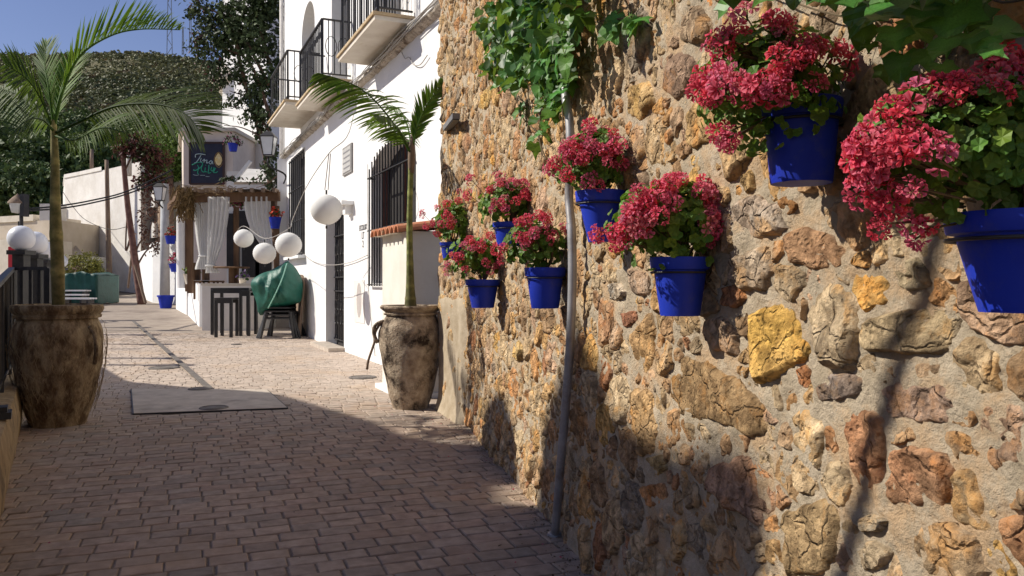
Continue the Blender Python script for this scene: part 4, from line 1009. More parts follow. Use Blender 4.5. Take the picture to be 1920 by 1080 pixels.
# unseen ivy added overhead, leaves set along the sun path to shade the wall
C = []; D = []; U = []
while len(C) < 380:
    u, v = (random.uniform(1600, 1790), random.uniform(170, 300)) if random.random() < .04 else (random.uniform(1840, 2200), random.uniform(-80, 420))
    w0 = SP(u, v, 0.0); d = random.uniform(.18, .62); t = d/abs(TRAVEL.dot(NW)); p = w0 - TRAVEL*t
    if p.y < .45: continue
    vv = HV - (p.z-H)/p.y*F
    if vv > -28 or p.z > 2.7: continue
    C.append(tuple(p)); D.append((random.gauss(0,.5), random.gauss(0,.4), -1)); U.append((-.6+random.gauss(0,.4), -.2+random.gauss(0,.4), .7+random.gauss(0,.3)))
n = len(C); leafmesh('shading_leaves', np.array(C), np.array(D, float), np.array(U, float), .085*(.7+.6*rng.random(n)), np.ones((n, 3))*(.7+.6*rng.random((n, 1))), M_IVY, iv2, 'stuff', aspect=.85)
# ------------------------------------------------------------------ the white house
HO = Vector((3.21-0.45*8.5, 8.5)); HD = Vector((-0.45, 1)).normalized(); HN = Vector((-1, -0.45)).normalized()
def hp(t, z, off=0.0):
    q_ = HO + HD*t + HN*off; return Vector((q_.x, q_.y, z))
def ht(u): 
    k = (u-CX)/F; y = 3.21/(k+0.45); return (y-8.5)/HD.y
def hz(u, v):
    k = (u-CX)/F; y = 3.21/(k+0.45); return H - (v-HV)/F*y
T1 = ht(531)
house = empty('white_house', hp(T1/2, 0, 0), 'white plastered house with three balconies behind the right hand palm', 'house')
# openings: (t0, t1, z0, z1, depth)
tw0, tw1 = ht(780), ht(697)
td0, td1 = ht(645), ht(611)
ts0, ts1 = ht(572), ht(545)
OPEN = [(tw0, tw1, 1.14, 3.05, .25), (td0, td1, 0.0, 2.55, .22), (ts0, ts1, 1.75, 4.0, .25),
        (ht(752), ht(712), 4.45, 6.6, .35), (ht(651), ht(622), 4.45, 6.6, .35), (ht(590), ht(566), 4.6, 6.9, .45), (1.0, 1.0001, 8.0, 8.001, .01)]
OPEN = OPEN[:-1]
ZT = 9.6
tc_ = sorted(set([-0.6, T1] + [o[0] for o in OPEN] + [o[1] for o in OPEN])); zc = sorted(set([-0.1, ZT] + [o[2] for o in OPEN] + [o[3] for o in OPEN]))
m = MB()
for i in range(len(tc_)-1):
    for j in range(len(zc)-1):
        tm, zm = (tc_[i]+tc_[i+1])/2, (zc[j]+zc[j+1])/2
        if any(o[0] < tm < o[1] and o[2] < zm < o[3] for o in OPEN): continue
        m.add([hp(tc_[i], zc[j]), hp(tc_[i+1], zc[j]), hp(tc_[i+1], zc[j+1]), hp(tc_[i], zc[j+1])], [(0,3,2,1)])
for (a, b_, z0, z1, dp) in OPEN:
    for (p, q_) in (((a,z0),(a,z1)), ((b_,z1),(b_,z0)), ((a,z1),(b_,z1)), ((b_,z0),(a,z0))):
        m.add([hp(p[0], p[1]), hp(q_[0], q_[1]), hp(q_[0], q_[1], -dp), hp(p[0], p[1], -dp)], [(0,1,2,3)])
# sides and back of the body
bk = 6.0
m.add([hp(T1, -.1), hp(T1, ZT), hp(T1, ZT, -bk), hp(T1, -.1, -bk)], [(0,1,2,3)])
m.add([hp(-.6, -.1), hp(-.6, ZT), hp(-.6, ZT, -bk), hp(-.6, -.1, -bk)], [(0,3,2,1)])
m.add([hp(-.6, ZT), hp(T1, ZT), hp(T1, ZT, -bk), hp(-.6, ZT, -bk)], [(0,1,2,3)])
m.add([hp(-.6, -.1, -bk), hp(T1, -.1, -bk), hp(T1, ZT, -bk), hp(-.6, ZT, -bk)], [(0,1,2,3)])
m.build('wall', M_WHITE, house)
def arch(t0, t1, ztop, rise, o=house, mt=M_WHITE, dp=.25):
    """solid corners that round off the top of an opening"""
    m = MB(); n = 10; c = (t0+t1)/2; hw_ = (t1-t0)/2; zb = ztop - rise
    for sg in (-1, 1):
        pts = [(c + sg*hw_, ztop)] + [(c + sg*hw_*math.cos(a), zb + rise*math.sin(a)) for a in np.linspace(0, math.pi/2, n)]
        for off in (0.0, -dp):
            m.add([hp(t, z, off+0.002) for t, z in pts], [tuple(range(len(pts)))])
        for i in range(1, n): m.add([hp(*pts[i], 0), hp(*pts[i+1], 0), hp(*pts[i+1], -dp), hp(*pts[i], -dp)], [(0,1,2,3)])
    m.build('arch_corners', mt, o)
arch(tw0, tw1, 3.05, .35); arch(td0, td1, 2.55, .35); arch(*OPEN[5][:2], 6.9, .6)
# big barred window
win = MB(); win.add([hp(tw0-.1, 1.0, -.24), hp(tw1+.1, 1.0, -.24), hp(tw1+.1, 3.2, -.24), hp(tw0-.1, 3.2, -.24)], [(0,1,2,3)])
wo = win.build('window', M_DARK, house)
M_REDWOOD = mat('red_brown_wood', (0.10,0.03,0.02), (0.17,0.06,0.04), 0.6, 6)
m = MB(); m.bar(hp(tw0+.05, 1.16, -.2), hp(tw0+.05, 2.95, -.2), .09, .06); m.bar(hp(tw1-.05, 1.16, -.2), hp(tw1-.05, 2.9, -.2), .08, .06); m.bar(hp((tw0+tw1)/2, 1.16, -.2), hp((tw0+tw1)/2, 3.0, -.2), .08, .06); m.bar(hp(tw0+.1, 1.22, -.2), hp(tw1-.1, 1.22, -.2), .06, .08)
m.build('frame', M_REDWOOD, wo)
nb = 15
for i in range(nb):
    t = tw0 + .06 + (tw1-tw0-.12)*i/(nb-1); e = abs((t-(tw0+tw1)/2)/((tw1-tw0)/2)); zt_ = 2.70 + .35*math.sqrt(max(0, 1-e*e)) - .02
    m = MB(); m.bar(hp(t, 1.10, .05), hp(t, zt_, .05), .018); m.build('bar', M_IRON, wo)
m = MB(); 
for z in (1.12, 1.9, 2.66): m.bar(hp(tw0, z, .06), hp(tw1, z, .06), .03, .012)
for t in (tw0+.03, tw1-.03):
    for z in (1.12, 2.66): m.bar(hp(t, z, .06), hp(t, z, -.05), .02)
m.build('grille_rail', M_IRON, wo)
# door with iron grill
d_ = MB(); d_.add([hp(td0, 0, -.20), hp(td1, 0, -.20), hp(td1, 2.6, -.20), hp(td0, 2.6, -.20)], [(0,1,2,3)]); do = d_.build('door', M_DARK, house)
for i in range(9):
    t = td0 + .06 + (td1-td0-.12)*i/8; m = MB(); m.bar(hp(t, .12, -.17), hp(t, 2.4, -.17), .022); m.build('bar', M_IRON, do)
m = MB()
for z in (.12, 1.0, 1.25, 2.0): m.bar(hp(td0, z, -.16), hp(td1, z, -.16), .03, .02)
for i in range(7):
    for z in (1.45, 1.75, .5, .75):
        c = hp(td0+.1+(td1-td0-.2)*i/6, z, -.16); m.tube([c + Vector((HD.x, HD.y, 0))*0.06*math.cos(a) + Vector((0,0,.1*math.sin(a))) for a in np.linspace(0, 6.28, 9)], .007, 4)
m.build('scrollwork', M_IRON, do)
m = MB(); m.bar(hp(td0-.05, .03, .12), hp(td1+.05, .03, .12), .3, .07); m.build('door_step', M_CONC, house)
# small hood above the door to its right
m = MB(); m.bar(hp(ht(652), 2.42, .1), hp(ht(664), 2.42, .1), .2, .06); m.bar(hp(ht(656), 2.32, .06), hp(ht(661), 2.32, .06), .12, .14); m.build('door_hood', M_WHITE, house)
# tall side window with grey shutter
m = MB(); m.add([hp(ts0, 1.7, -.22), hp(ts1, 1.7, -.22), hp(ts1, 4.1, -.22), hp(ts0, 4.1, -.22)], [(0,1,2,3)]); so = m.build('window', M_DARK, house)
for i in range(8):
    t = ts0 + .05 + (ts1-ts0-.1)*i/7; m = MB(); m.bar(hp(t, 1.75, .03), hp(t, 3.95, .03), .025); m.build('bar', M_IRON, so)
m = MB()
for z in (1.78, 2.5, 3.2, 3.9): m.bar(hp(ts0, z, .04), hp(ts1, z, .04), .03, .015)
m.build('grille_rail', M_IRON, so)
m = MB(); m.bar(hp(ts0-.1, 1.70, .06), hp(ts1+.1, 1.70, .06), .2, .06); m.build('sill', M_WHITE, house)
# upper openings
for k in (3, 4, 5):
    a, b_, z0, z1, dp = OPEN[k]
    m = MB(); m.add([hp(a, z0, -dp+.01), hp(b_, z0, -dp+.01), hp(b_, z1, -dp+.01), hp(a, z1, -dp+.01)], [(0,1,2,3)]); wo2 = m.build('balcony_door', mat('shuttered_glass', (0.10,0.11,0.12), (0.2,0.2,0.21), 0.4, 2), house)
    m = MB(); 
    for t in (a+.04, (a+b_)/2, b_-.04): m.bar(hp(t, z0, -dp+.05), hp(t, z1, -dp+.05), .07, .05)
    m.bar(hp(a, z0+.9, -dp+.05), hp(b_, z0+.9, -dp+.05), .06, .06); m.build('frame', M_WHITE2, wo2)
# rough string course under the balconies with tangled cables
m = MB(); vs = []; tt = np.arange(-.3, T1, .08); prof = [(0.0,4.13),(0.05,4.145),(0.085,4.17),(0.09,4.20),(0.06,4.235),(0.0,4.25)]
for t in tt:
    for (o_, z) in prof:
        k = 0.018*noise.noise(Vector((t*5, z*20, 0))) + .01*noise.noise(Vector((t*17, z*30, 0)))
        vs.append(hp(t, z + k, o_ + (k if o_ > 0 else 0)))
n_ = len(prof); m.add(vs, [(i*n_+j, i*n_+j+1, (i+1)*n_+j+1, (i+1)*n_+j) for i in range(len(tt)-1) for j in range(n_-1)])
M_COURSE = mat('dirty_string_course', (0.42,0.36,0.29), (0.66,0.60,0.52), 0.95, 8, 0.8, 30, c3=(0.16,0.12,0.09), s3=5, t3=(0.5,0.62), bd=0.03)
m.build('string_course', M_COURSE, house, smooth=True)
m = MB()
for k in range(5):
    pts = [hp(t, 4.19 + .035*math.sin(t*1.3+k*2) + random.uniform(-.02,.02), .10 + .012*k) for t in np.arange(-.2, T1, .5)]
    m.tube(cat(pts, 3), .007 + .003*(k % 2), 5)
m.build('facade_cables', M_WIRE, house, smooth=True)
# down pipe at the far corner and a strip pilaster
m = MB(); m.tube([hp(T1-.15, 0.3, .06), hp(T1-.15, ZT, .06)], .05, 8); m.build('downpipe', M_WHITE2, house, smooth=True)
m = MB(); m.bar(hp(T1-.5, .2, .03), hp(T1-.5, 4.1, .03), .35, .08); m.build('pilaster', M_WHITE, house)
# balconies
def balcony(label, ta, tb, zs_, dep, label_r, belly=False, sp=.115):
    m = MB(); q4 = [hp(ta, 0, .0), hp(tb, 0, .0), hp(tb, 0, dep), hp(ta, 0, dep)]
    m.prism([(p.x, p.y) for p in q4], zs_, zs_+.055); sl = m.build('balcony', M_SLAB, house, label=label)
    m = MB(); 
    q5 = [hp(ta-.02, 0, .0), hp(tb+.02, 0, .0), hp(tb+.02, 0, dep+.025), hp(ta-.02, 0, dep+.025)]
    m.prism([(p.x, p.y) for p in q5], zs_+.057, zs_+.095); m.build('slab_edge', M_SLABEDGE, sl)
    m = MB(); zr0, zr1 = zs_+.16, zs_+1.02; e = dep-.05
    path = [(ta+.03, .02), (ta+.03, e), (tb-.03, e), (tb-.03, .02)]
    for z in (zr0, zr1):
        for a, b_ in zip(path[:-1], path[1:]): m.bar(hp(a[0], z, a[1]), hp(b_[0], z, b_[1]), .028 if z == zr0 else .045, .02)
    for p in path[1:3]: m.bar(hp(p[0], zs_+.09, p[1]), hp(p[0], zr1, p[1]), .028)
    n = int((tb-ta)/sp)
    for i in range(1, n):
        t = ta + .03 + (tb-ta-.06)*i/n
        if belly:   # bars bulging at the foot
            m.tube(cat([hp(t, zr1, e), hp(t, zs_+.62, e), hp(t, zs_+.42, e+.05), hp(t, zs_+.28, e+.09), hp(t, zs_+.17, e+.02)], 3), .008, 4)
        else: m.bar(hp(t, zr0, e), hp(t, zr1, e), .014)
        if i % 2 == 0:
            c = hp(t, zs_+.82, e); m.tube([c + Vector((HD.x, HD.y, 0))*0.05*math.cos(a) + Vector((0,0,.07*math.sin(a))) for a in np.linspace(0, 6.28, 9)], .006, 4)
    for k in range(1, 5):
        for tt_ in (ta+.03, tb-.03): m.bar(hp(tt_, zr0, e*k/5), hp(tt_, zr1, e*k/5), .014)
    c = hp(ta+.03, zs_+.6, e*.5)
    for sg in (-1, 1): m.tube([c + Vector((HN.x, HN.y, 0))*(sg*.1+0.09*math.cos(a)) + Vector((0,0,.16*math.sin(a))) for a in np.linspace(0, 6.28, 12)], .007, 4)
    m.build('iron_railing', M_IRON, sl)
balcony('nearest balcony with a tan edged slab', ht(778), ht(699), 4.30, .50, '')
balcony('middle balcony behind the palm frond', ht(661), ht(611), 4.30, .52, '')
balcony('farthest and highest balcony slab', ht(600)-.1, ht(563), 4.48, .66, '', sp=.26)
# cage of tall window bars behind the nearest balcony
m = MB()
for i in range(9):
    t = OPEN[3][0] + (OPEN[3][1]-OPEN[3][0])*i/8; m.bar(hp(t, 4.5, .08), hp(t, 6.5, .08), .016)
for z in (4.6, 5.3, 6.2): m.bar(hp(OPEN[3][0], z, .085), hp(OPEN[3][1], z, .085), .03, .012)
m.build('window_cage', M_IRON, house)
# oval niche panel, marks and plaque
m = MB(); a, b_ = ht(684), ht(665); m.bar(hp(a, .86, .003), hp(b_, .86, .003), .012, 0.66); m.build('meter_panel', M_WHITE2, house)
m = MB(); c = hp((a+b_)/2, .88, .012); m.add([c] + [c + Vector((HD.x, HD.y, 0))*.15*math.cos(t) + Vector((0,0,.27*math.sin(t))) for t in np.linspace(0, 2*math.pi, 25)], [(0, i+1, i+2) for i in range(24)]); m.build('oval_inset', mat('grey_oval', (0.42,0.38,0.36), (0.5,0.46,0.44), .8, 8), house)
def text(s_, size, mt, M, parent, ext=0.002, name='lettering', label=None):
    cu = bpy.data.curves.new(name, 'FONT'); cu.body = s_; cu.size = size; cu.extrude = ext; cu.align_x = 'CENTER'; cu.align_y = 'CENTER'
    cu.materials.append(mt)
    t = bpy.data.objects.new('tmp', cu); COL.objects.link(t); bpy.context.view_layer.update()
    me = bpy.data.meshes.new_from_object(t); bpy.data.objects.remove(t)
    me.transform(M); o = bpy.data.objects.new(name, me); COL.objects.link(o)
    adopt(o, parent); return o
def hM(t, z, off):
    p = hp(t, z, off); M = Matrix.Identity(4); x = -Vector((HD.x, HD.y, 0)); n = Vector((HN.x, HN.y, 0))
    M.col[0][:3] = x; M.col[1][:3] = (0,0,1); M.col[2][:3] = n; M.col[3][:3] = p; return M
pq = empty('wall_plaque', hp(ht(653), 2.9, .02), 'small grey framed plaque high on the white house wall', 'plaque')
a, b_ = ht(662), ht(645); zc_ = hz(653, 300)
m = MB(); m.bar(hp(a, zc_, .012), hp(b_, zc_, .012), .03, .46); m.build('frame', mat('grey_plaque_frame', (0.25,0.24,0.23), (0.32,0.31,0.3), .8, 5), pq)
m = MB(); m.bar(hp(a+.04, zc_, .024), hp(b_-.04, zc_, .024), .022, .39); m.build('tile', mat('plaque_tile', (0.55,0.54,0.52), (0.42,0.42,0.41), .6, 22), pq)
for i in range(4):
    m = MB(); z = zc_ + .13 - i*.085; m.bar(hp(a+.09, z, .037), hp(b_-.09-.05*(i % 2), z, .037), .004, .022); m.build('text_line', mat('faint_text', (0.25,0.25,0.26), None, .8), pq)
M_INK = mat('dark_lettering', (0.10,0.10,0.11), None, 0.7)
ws = empty('wall_lettering', hp(ht(682), 1.9, .01), 'three short rows of dark lettering painted on the white house wall between door and window', 'lettering')
for s_, v, sz in (('ECOLUX', 427, .12), ('LT', 442, .15), ('2', 458, .15)):
    text(s_, sz, M_INK, hM(ht(681), hz(681, v), .004), ws)
# hanging wires on the facade
def wire(name, label, pts, r=.005, mt=M_WIRE, sag=None, cat_='cable', grp=None):
    m = MB(); m.tube(cat(pts, 6), r, 5); o = m.build(name, mt, smooth=True); return tag(o, label, cat_, grp)
wire('wall_cable', 'thin pale cable drooping across the white wall between the lanterns and the barred window', [hp(ht(564), hz(564,470), .03), hp(ht(590), hz(590,490), .03), hp(ht(625), hz(625,497), .05), hp(ht(660), hz(660,492), .03), hp(ht(694), hz(694,478), .03)], .006)
wire('wall_cable', 'thin looping cable on the white wall under the nearest balcony', [hp(ht(757), hz(757,98), .03), hp(ht(764), hz(764,110), .03), hp(ht(772), hz(772,108), .03), hp(ht(779), hz(779,121), .03), hp(ht(792), hz(792,122), .03), hp(ht(806), hz(806,104), .03)], .006)
wire('wall_cable', 'cable hanging down the white wall beside the barred window', [hp(ht(692), 2.9, .02), hp(ht(692.5), 2.0, .02), hp(ht(694), 1.0, .02), hp(ht(706), 0.1, .02)], .006)

# ------------------------------------------------------------------ meter box with tiled top
BA = Vector((-1.03, 7.9)); 
bx = empty('meter_box', (BA.x, BA.y, 0), 'plastered box wall with a row of terracotta tiles on top behind the right hand jar', 'box')
def bp(t, z, off): q_ = BA + HD*t - HN*off; return Vector((q_.x, q_.y, z))
m = MB(); q4 = [bp(0,0,0), bp(.95,0,0), bp(.95,0,.9), bp(0,0,.9)]; m.prism([(p.x, p.y) for p in q4], -.02, 1.66); m.build('body', mat('box_plaster', (0.72,0.68,0.60), (0.80,0.77,0.70), .9, 3, .3, 20, bd=.01), bx)
m = MB(); q4 = [bp(-.06,0,-.07), bp(1.0,0,-.07), bp(1.0,0,.9), bp(-.06,0,.9)]; m.prism([(p.x, p.y) for p in q4], -.02, .05); m.build('plinth', M_WHITE, bx)
for i in range(7):
    t = .0 + i*.155; m = MB(); n = 8; r = .078; vs = []
    for (off, zz_) in ((-.12, 1.655), (.2, 1.70), (.55, 1.745), (.86, 1.785)):
        for k in range(n+1):
            a = math.pi*k/n
            for rr in (r, r-.016): vs.append(bp(t - rr*math.cos(a), zz_ + rr*math.sin(a) - .01, off))
    N = (n+1)*2
    for s_ in range(3):
        for k in range(n):
            for e in (0, 1):
                a0, b0_, c0, d0 = s_*N+2*k+e, s_*N+2*(k+1)+e, (s_+1)*N+2*(k+1)+e, (s_+1)*N+2*k+e
                m.f.append((a0, b0_, c0, d0) if e == 0 else (a0, d0, c0, b0_))
    for k in range(n): m.f.append((2*k, 2*k+1, 2*k+3, 2*k+2))
    m.v = [tuple(p) for p in vs]; m.c = [(1,1,1)]*len(vs); m.mi = [0]*len(m.f)
    m.build('tile', M_TILE, bx, smooth=False)
m = MB(); m.bar(bp(.2, 1.665, .38), bp(1.02, 1.665, .38), .94, .03); m.build('mortar_bed', M_CREAM, bx)
m = MB(); m.bar(bp(.93,.66,-.01), bp(.93,.74,-.01), .03, .04); m.build('catch', M_IRON, bx)

# ------------------------------------------------------------------ paper lanterns on their cable
lanp = [(612,393,61,'largest round white paper lantern hanging in front of the house door'), (541,459,50,'round white paper lantern directly above the green covered chairs'), (496,475,43,'round white paper lantern between two others, lowest of the string'), (457,447,37,'smallest and farthest white paper lantern, beside the pergola curtain')]
tops = []
for u, v, d, lab in lanp:
    Y = .40*F/d; c = P(u, v, Y); o = empty('paper_lantern', c, lab, 'paper lantern', 'paper lanterns hung along the white house')
    m = MB(); nv, nu = 36, 28; vs = []
    for i in range(nv+1):
        ph = .12 + (math.pi-.24)*i/nv; rr = .2*(1 - (0.04 if i % 2 else 0)); 
        for k in range(nu): a = 2*math.pi*k/nu; vs.append(c + Vector((rr*math.sin(ph)*math.cos(a), rr*math.sin(ph)*math.sin(a), .93*rr*math.cos(ph))))
    m.add(vs, [(i*nu+k, (i+1)*nu+k, (i+1)*nu+(k+1) % nu, i*nu+(k+1) % nu) for i in range(nv) for k in range(nu)]); m.build('shade', M_PAPER, o, smooth=True)
    m = MB(); m.tube([c+Vector((0,0,.18)), c+Vector((0,0,.24))], .012, 6); m.tube([c+Vector((0,0,-.2)), c+Vector((0,0,-.235))], .012, 6); m.build('cap', M_IRON, o)
    tops.append(c + Vector((0,0,.24)))
hook = tops[0] + Vector((.03, 0, .45))
m = MB(); m.tube([tops[0]+Vector((-.02,0,0)), hook], .006, 5); m.tube([tops[0]+Vector((.02,0,0)), hook+Vector((.02,0,0))], .006, 5)
tag(m.build('hanging_wire', M_WIRE), 'twisted cord from which the largest paper lantern hangs', 'cable')
wire('lantern_cable', 'cable sagging from the balcony down to the string of paper lanterns', [hp(ht(690), 4.1, .15), P(655,247,9.9), hook, P(575,350,11), P(548,425,12.2)+Vector((0,0,.1)), tops[1], tops[2]+Vector((0,0,.02)), tops[3]+Vector((0,0,.01)), P(440,440,18)], .006)

# ------------------------------------------------------------------ covered chairs, black tables, folded board
ch = empty('covered_chairs', P(525,630,16.2), 'stack of black plastic chairs under a shiny green tarpaulin', 'chair stack')
Yc = 16.2; gzc = gz(Yc); px = Yc/F; cx_ = (526-CX)*px
def chairleg(x0, y0, x1, y1, z1):
    m = MB(); m.tube([(x0, y0, gzc), (x1, y1, gzc+z1)], [.028, .045], 6); m.build('chair_leg', M_PLASTIC, ch)
for k in range(3):
    o_ = k*.05
    for (x, y, sx) in ((-.33, -.25, .5), (.33, -.22, -.5), (-.28, .3, .4), (.30, .32, -.4)):
        chairleg(cx_+x+sx*.0+o_*(1 if x > 0 else -1), Yc+y+o_, cx_+x*.72, Yc+y*.7+o_, .52)
for z in (.40, .47, .54, .61): m = MB(); m.box((cx_, Yc+.02, gzc+z), (.5, .5, .03)); m.box((cx_, Yc+.26, gzc+z+.35), (.48, .04, .6)); m.build('chair_seat', M_PLASTIC, ch)
# tarpaulin: draped from two peaks
m = MB(); nu, nr = 56, 14; vs = []
tu = [(540,491,.05),(477,523,-.05)]
outl = [(539,489),(552,500),(562,515),(568,532),(567,550),(563,566),(545,572),(525,577),(508,583),(488,591),(482,570),(474,545),(472,528),(486,515),(505,508),(522,499)]
oc = cat([Vector((u, v, 0)) for u, v in outl] + [Vector((539,489,0))], 4)[:-1]
cen_ = Vector((524, 540, 0)); n_ = len(oc); dep = .42
for side in (-1, 1):
    for i in range(nr+1):
        f = i/nr
        for k, p in enumerate(oc):
            q_ = cen_.lerp(p, f); b_ = math.sqrt(max(0, 1-f*f))*dep*side*.9
            ang = math.atan2(p.y-cen_.y, p.x-cen_.x)
            fold = .085*noise.noise(Vector((q_.x*.075 + q_.y*.02, q_.y*.022, side*3))) + .05*noise.noise(Vector((q_.x*.16-q_.y*.06, q_.y*.05, side*3))) + .016*noise.noise(Vector((q_.x*.4, q_.y*.3, side*3)))
            Y_ = Yc + b_ + fold*(1-.3*f); vs.append(Vector(((q_.x-CX)*px, Y_, H-(q_.y-HV)*px)))
fs = []
for s_ in (0, 1):
    b0 = s_*(nr+1)*n_
    for i in range(nr):
        for k in range(n_):
            a_, bb, c_, d__ = b0+i*n_+k, b0+i*n_+(k+1) % n_, b0+(i+1)*n_+(k+1) % n_, b0+(i+1)*n_+k
            fs.append((a_, bb, c_, d__))
m.add(vs, fs); m.build('tarpaulin_front', M_TARP, ch, smooth=True); pass
m = MB(); m.tube(cat([P(538,494,Yc-.38), P(530,520,Yc-.46), P(518,548,Yc-.47), P(503,578,Yc-.36)], 5), .012, 5); m.build('bungee_cord', mat('pale_green_cord', (0.25,0.5,0.4), None, .6), ch, smooth=True)
def blacktable(x, y, w_, d__, h_, label, leg=.055):
    z0 = gz(y); o = empty('black_table', (x, y, z0), label, 'table', 'black plastic tables by the counter')
    m = MB(); m.box((x, y, z0+h_-.02), (w_, d__, .04)); m.box((x, y-d__/2+.02, z0+h_-.075), (w_-.1, .03, .07)); m.box((x, y+d__/2-.02, z0+h_-.075), (w_-.1, .03, .07)); m.build('table_top', M_PLASTIC, o)
    for sx in (-1, 1):
        for sy in (-1, 1): m = MB(); m.bar((x+sx*(w_/2-leg/2), y+sy*(d__/2-leg/2), z0), (x+sx*(w_/2-leg/2), y+sy*(d__/2-leg/2), z0+h_-.042), leg, leg); m.build('leg', M_PLASTIC, o)
x0 = lambda u, y: (u-CX)/F*y
blacktable(x0(440,17.0), 17.0, .80, .6, .98, 'taller black table against the white counter, left of the covered chairs')
blacktable(x0(425,16.4), 16.4, .36, .4, .80, 'narrow black stool table tucked in front of the taller table')
blacktable(x0(470,16.9), 16.75, .22, .5, .93, 'slim black side table squeezed against the covered chairs')
m = MB(); c0 = hp(ht(574), 0, .10); zb = gz(c0.y)
pts = [(-.5, 0), (-.5, 1.05)] + [(-.5+.5*(1-math.cos(a)), 1.05+.22*math.sin(a)) for a in np.linspace(0, math.pi, 10)][1:] + [(.5, 0)]
for off in (.0, .05): m.add([hp(ht(572)+p[0]*.9, zb+p[1], .06+off+.10*(1-p[1]/1.3)) for p in pts], [tuple(range(len(pts)))])
n_ = len(pts); m.f += [(i, (i+1) % n_, n_+(i+1) % n_, n_+i) for i in range(n_)]; m.mi += [0]*n_
tag(m.build('folded_table', M_GREYWOOD), 'dark round topped folded table leaning on the white house wall', 'folded table')

# ------------------------------------------------------------------ counter, low walls, terrace
def block(name, label, poly, z0, z1, mt, cat_='wall', grp=None, cap=None):
    c = sum((Vector(p) for p in poly), Vector((0, 0)))/len(poly)
    o = empty(name, (c.x, c.y, z0), label, cat_, grp)
    m = MB(); m.prism(poly, z0, z1); m.build('masonry', mt, o)
    if cap:
        pc = [(c.x+(p[0]-c.x)*1.03, c.y+(p[1]-c.y)*1.03) for p in poly]
        m = MB(); m.prism(pc, z1+.002, z1+.05); m.build('coping', cap, o)
    return o
c1 = (x0(379,17.8), 17.8); c2 = (x0(352,22.7), 22.7)
block('counter', 'white plastered counter block behind the black tables', [c1, (x0(478,17.8), 17.8), (x0(478,17.8)+.2, 18.7), (c1[0]+.2-.3, 18.7)], gz(17.8)-.1, H-(533-HV)/F*17.8-.03, M_WHITE2, 'counter', cap=M_CREAM)
# darker terrace front and floor
block('low_wall', 'low white wall stepping up the street behind the counter', [(c1[0]-.42, 18.72), (c1[0]-.1, 18.72), (c2[0]+.3, 22.7), c2], gz(18)-.2, 1.13, M_WHITE, grp='low white walls up the street')
block('low_wall', 'low white wall under the blue trough of pink flowers', [(x0(350,22.75), 22.75), (x0(362,22.75), 22.75), (x0(344,25.4), 25.4), (x0(330,25.4), 25.4)], .1, 1.55, M_WHITE, grp='low white walls up the street')
tf = MB(); tf.prism([(c1[0]+.0, 18.75), (x0(560,18.75), 18.75), (x0(560,26), 26), (c2[0]+.35, 26)], 0, .75); tf.build('terrace_floor', M_CONC); bpy.data.objects['terrace_floor']['kind'] = 'structure'
# small things on the counter
rt = empty('round_table', P(434,520,18.9), 'small dark round table behind the counter', 'table'); zt2 = H-(503-HV)/F*18.9
m = MB(); m.lathe([(0.001,zt2),(.40,zt2),(.42,zt2+.02),(.40,zt2+.04),(0.001,zt2+.04)], (x0(434,18.9), 18.9, 0), 24); m.build('table_top', M_WOOD, rt)
m = MB(); m.tube([(x0(434,18.9), 18.9, .75), (x0(434,18.9), 18.9, zt2)], .07, 8); m.lathe([(.25,.752),(.22,.79),(.05,.82)], (x0(434,18.9), 18.9, 0), 16); m.build('pedestal', M_WOOD, rt)
for i, (u, v, lab) in enumerate([(400,512,'dark wooden chair left of the small round table'), (383,512,'dark wooden chair beside the tied curtain')]):
    y = 19.4; o = empty('wooden_chair', (x0(u,y), y, .75), lab, 'chair', 'wooden chairs on the terrace'); x = x0(u, y)
    m = MB(); m.box((x, y, 1.18), (.4, .4, .04)); m.build('seat', M_WOOD, o)
    m = MB(); m.box((x-.18, y, 1.42), (.04, .38, .42)); m.build('backrest', M_WOOD, o)
    for sx in (-.17, .17):
        for sy in (-.17, .17): m = MB(); m.bar((x+sx, y+sy, .75), (x+sx, y+sy, 1.16), .04); m.build('leg', M_WOOD, o)

# ------------------------------------------------------------------ pergola with thatch and curtains
pg = empty('pergola', P(430,620,19), 'thatched timber pergola over the terrace beside the covered chairs', 'pergola')
def zv(v, y): return H-(v-HV)/F*y
for (u, y) in ((357,19.0), (519,18.8), (352,22.5), (443,19.0)):
    m = MB(); m.bar((x0(u,y), y, .75 if u > 400 else .9), (x0(u,y), y, zv(388,19)), .11 if u < 400 else .10); m.build('post', M_WOOD, pg)
m = MB(); m.bar((x0(340,18.9), 18.9, zv(372,18.9)), (x0(524,18.9), 18.9, zv(368,18.9)), .14, .22); m.build('beam', M_WOOD, pg)
m = MB(); m.bar((x0(340,18.9), 18.9, zv(360,18.9)), (x0(352,22.7)-.5, 22.7, zv(360,18.9)), .14, .16); m.build('beam', M_WOOD, pg)
for k in range(9):
    u = 345+k*21; m = MB(); m.bar((x0(u,18.6), 18.6, zv(356,18.6)), (x0(u,18.6)-.4, 22.8, zv(352,18.6)), .07, .09); m.build('rafter', M_GREYWOOD, pg)
m = MB()
for k in range(380):
    u = random.uniform(328, 440); y = random.uniform(18.5, 21); v = random.uniform(346, 366) + (8 if u < 345 else 0)
    a = Vector((x0(u,18.6), y, zv(v,18.6))); m.bar(a, a + Vector((random.uniform(-.25,.25), random.uniform(-.3,.1), random.uniform(-.10,.05))), .015, .01)
for k in range(420):
    u = random.gauss(343, 8); a = Vector((x0(u,18.6), random.uniform(18.4, 19.4), zv(random.uniform(348,392),18.6))); m.bar(a, a + Vector((random.uniform(-.15,.15), random.uniform(-.1,.1), random.uniform(-.35,.0))), .018, .012)
m.build('thatch', M_THATCH, pg, kind='stuff')
m = MB(); vs = []
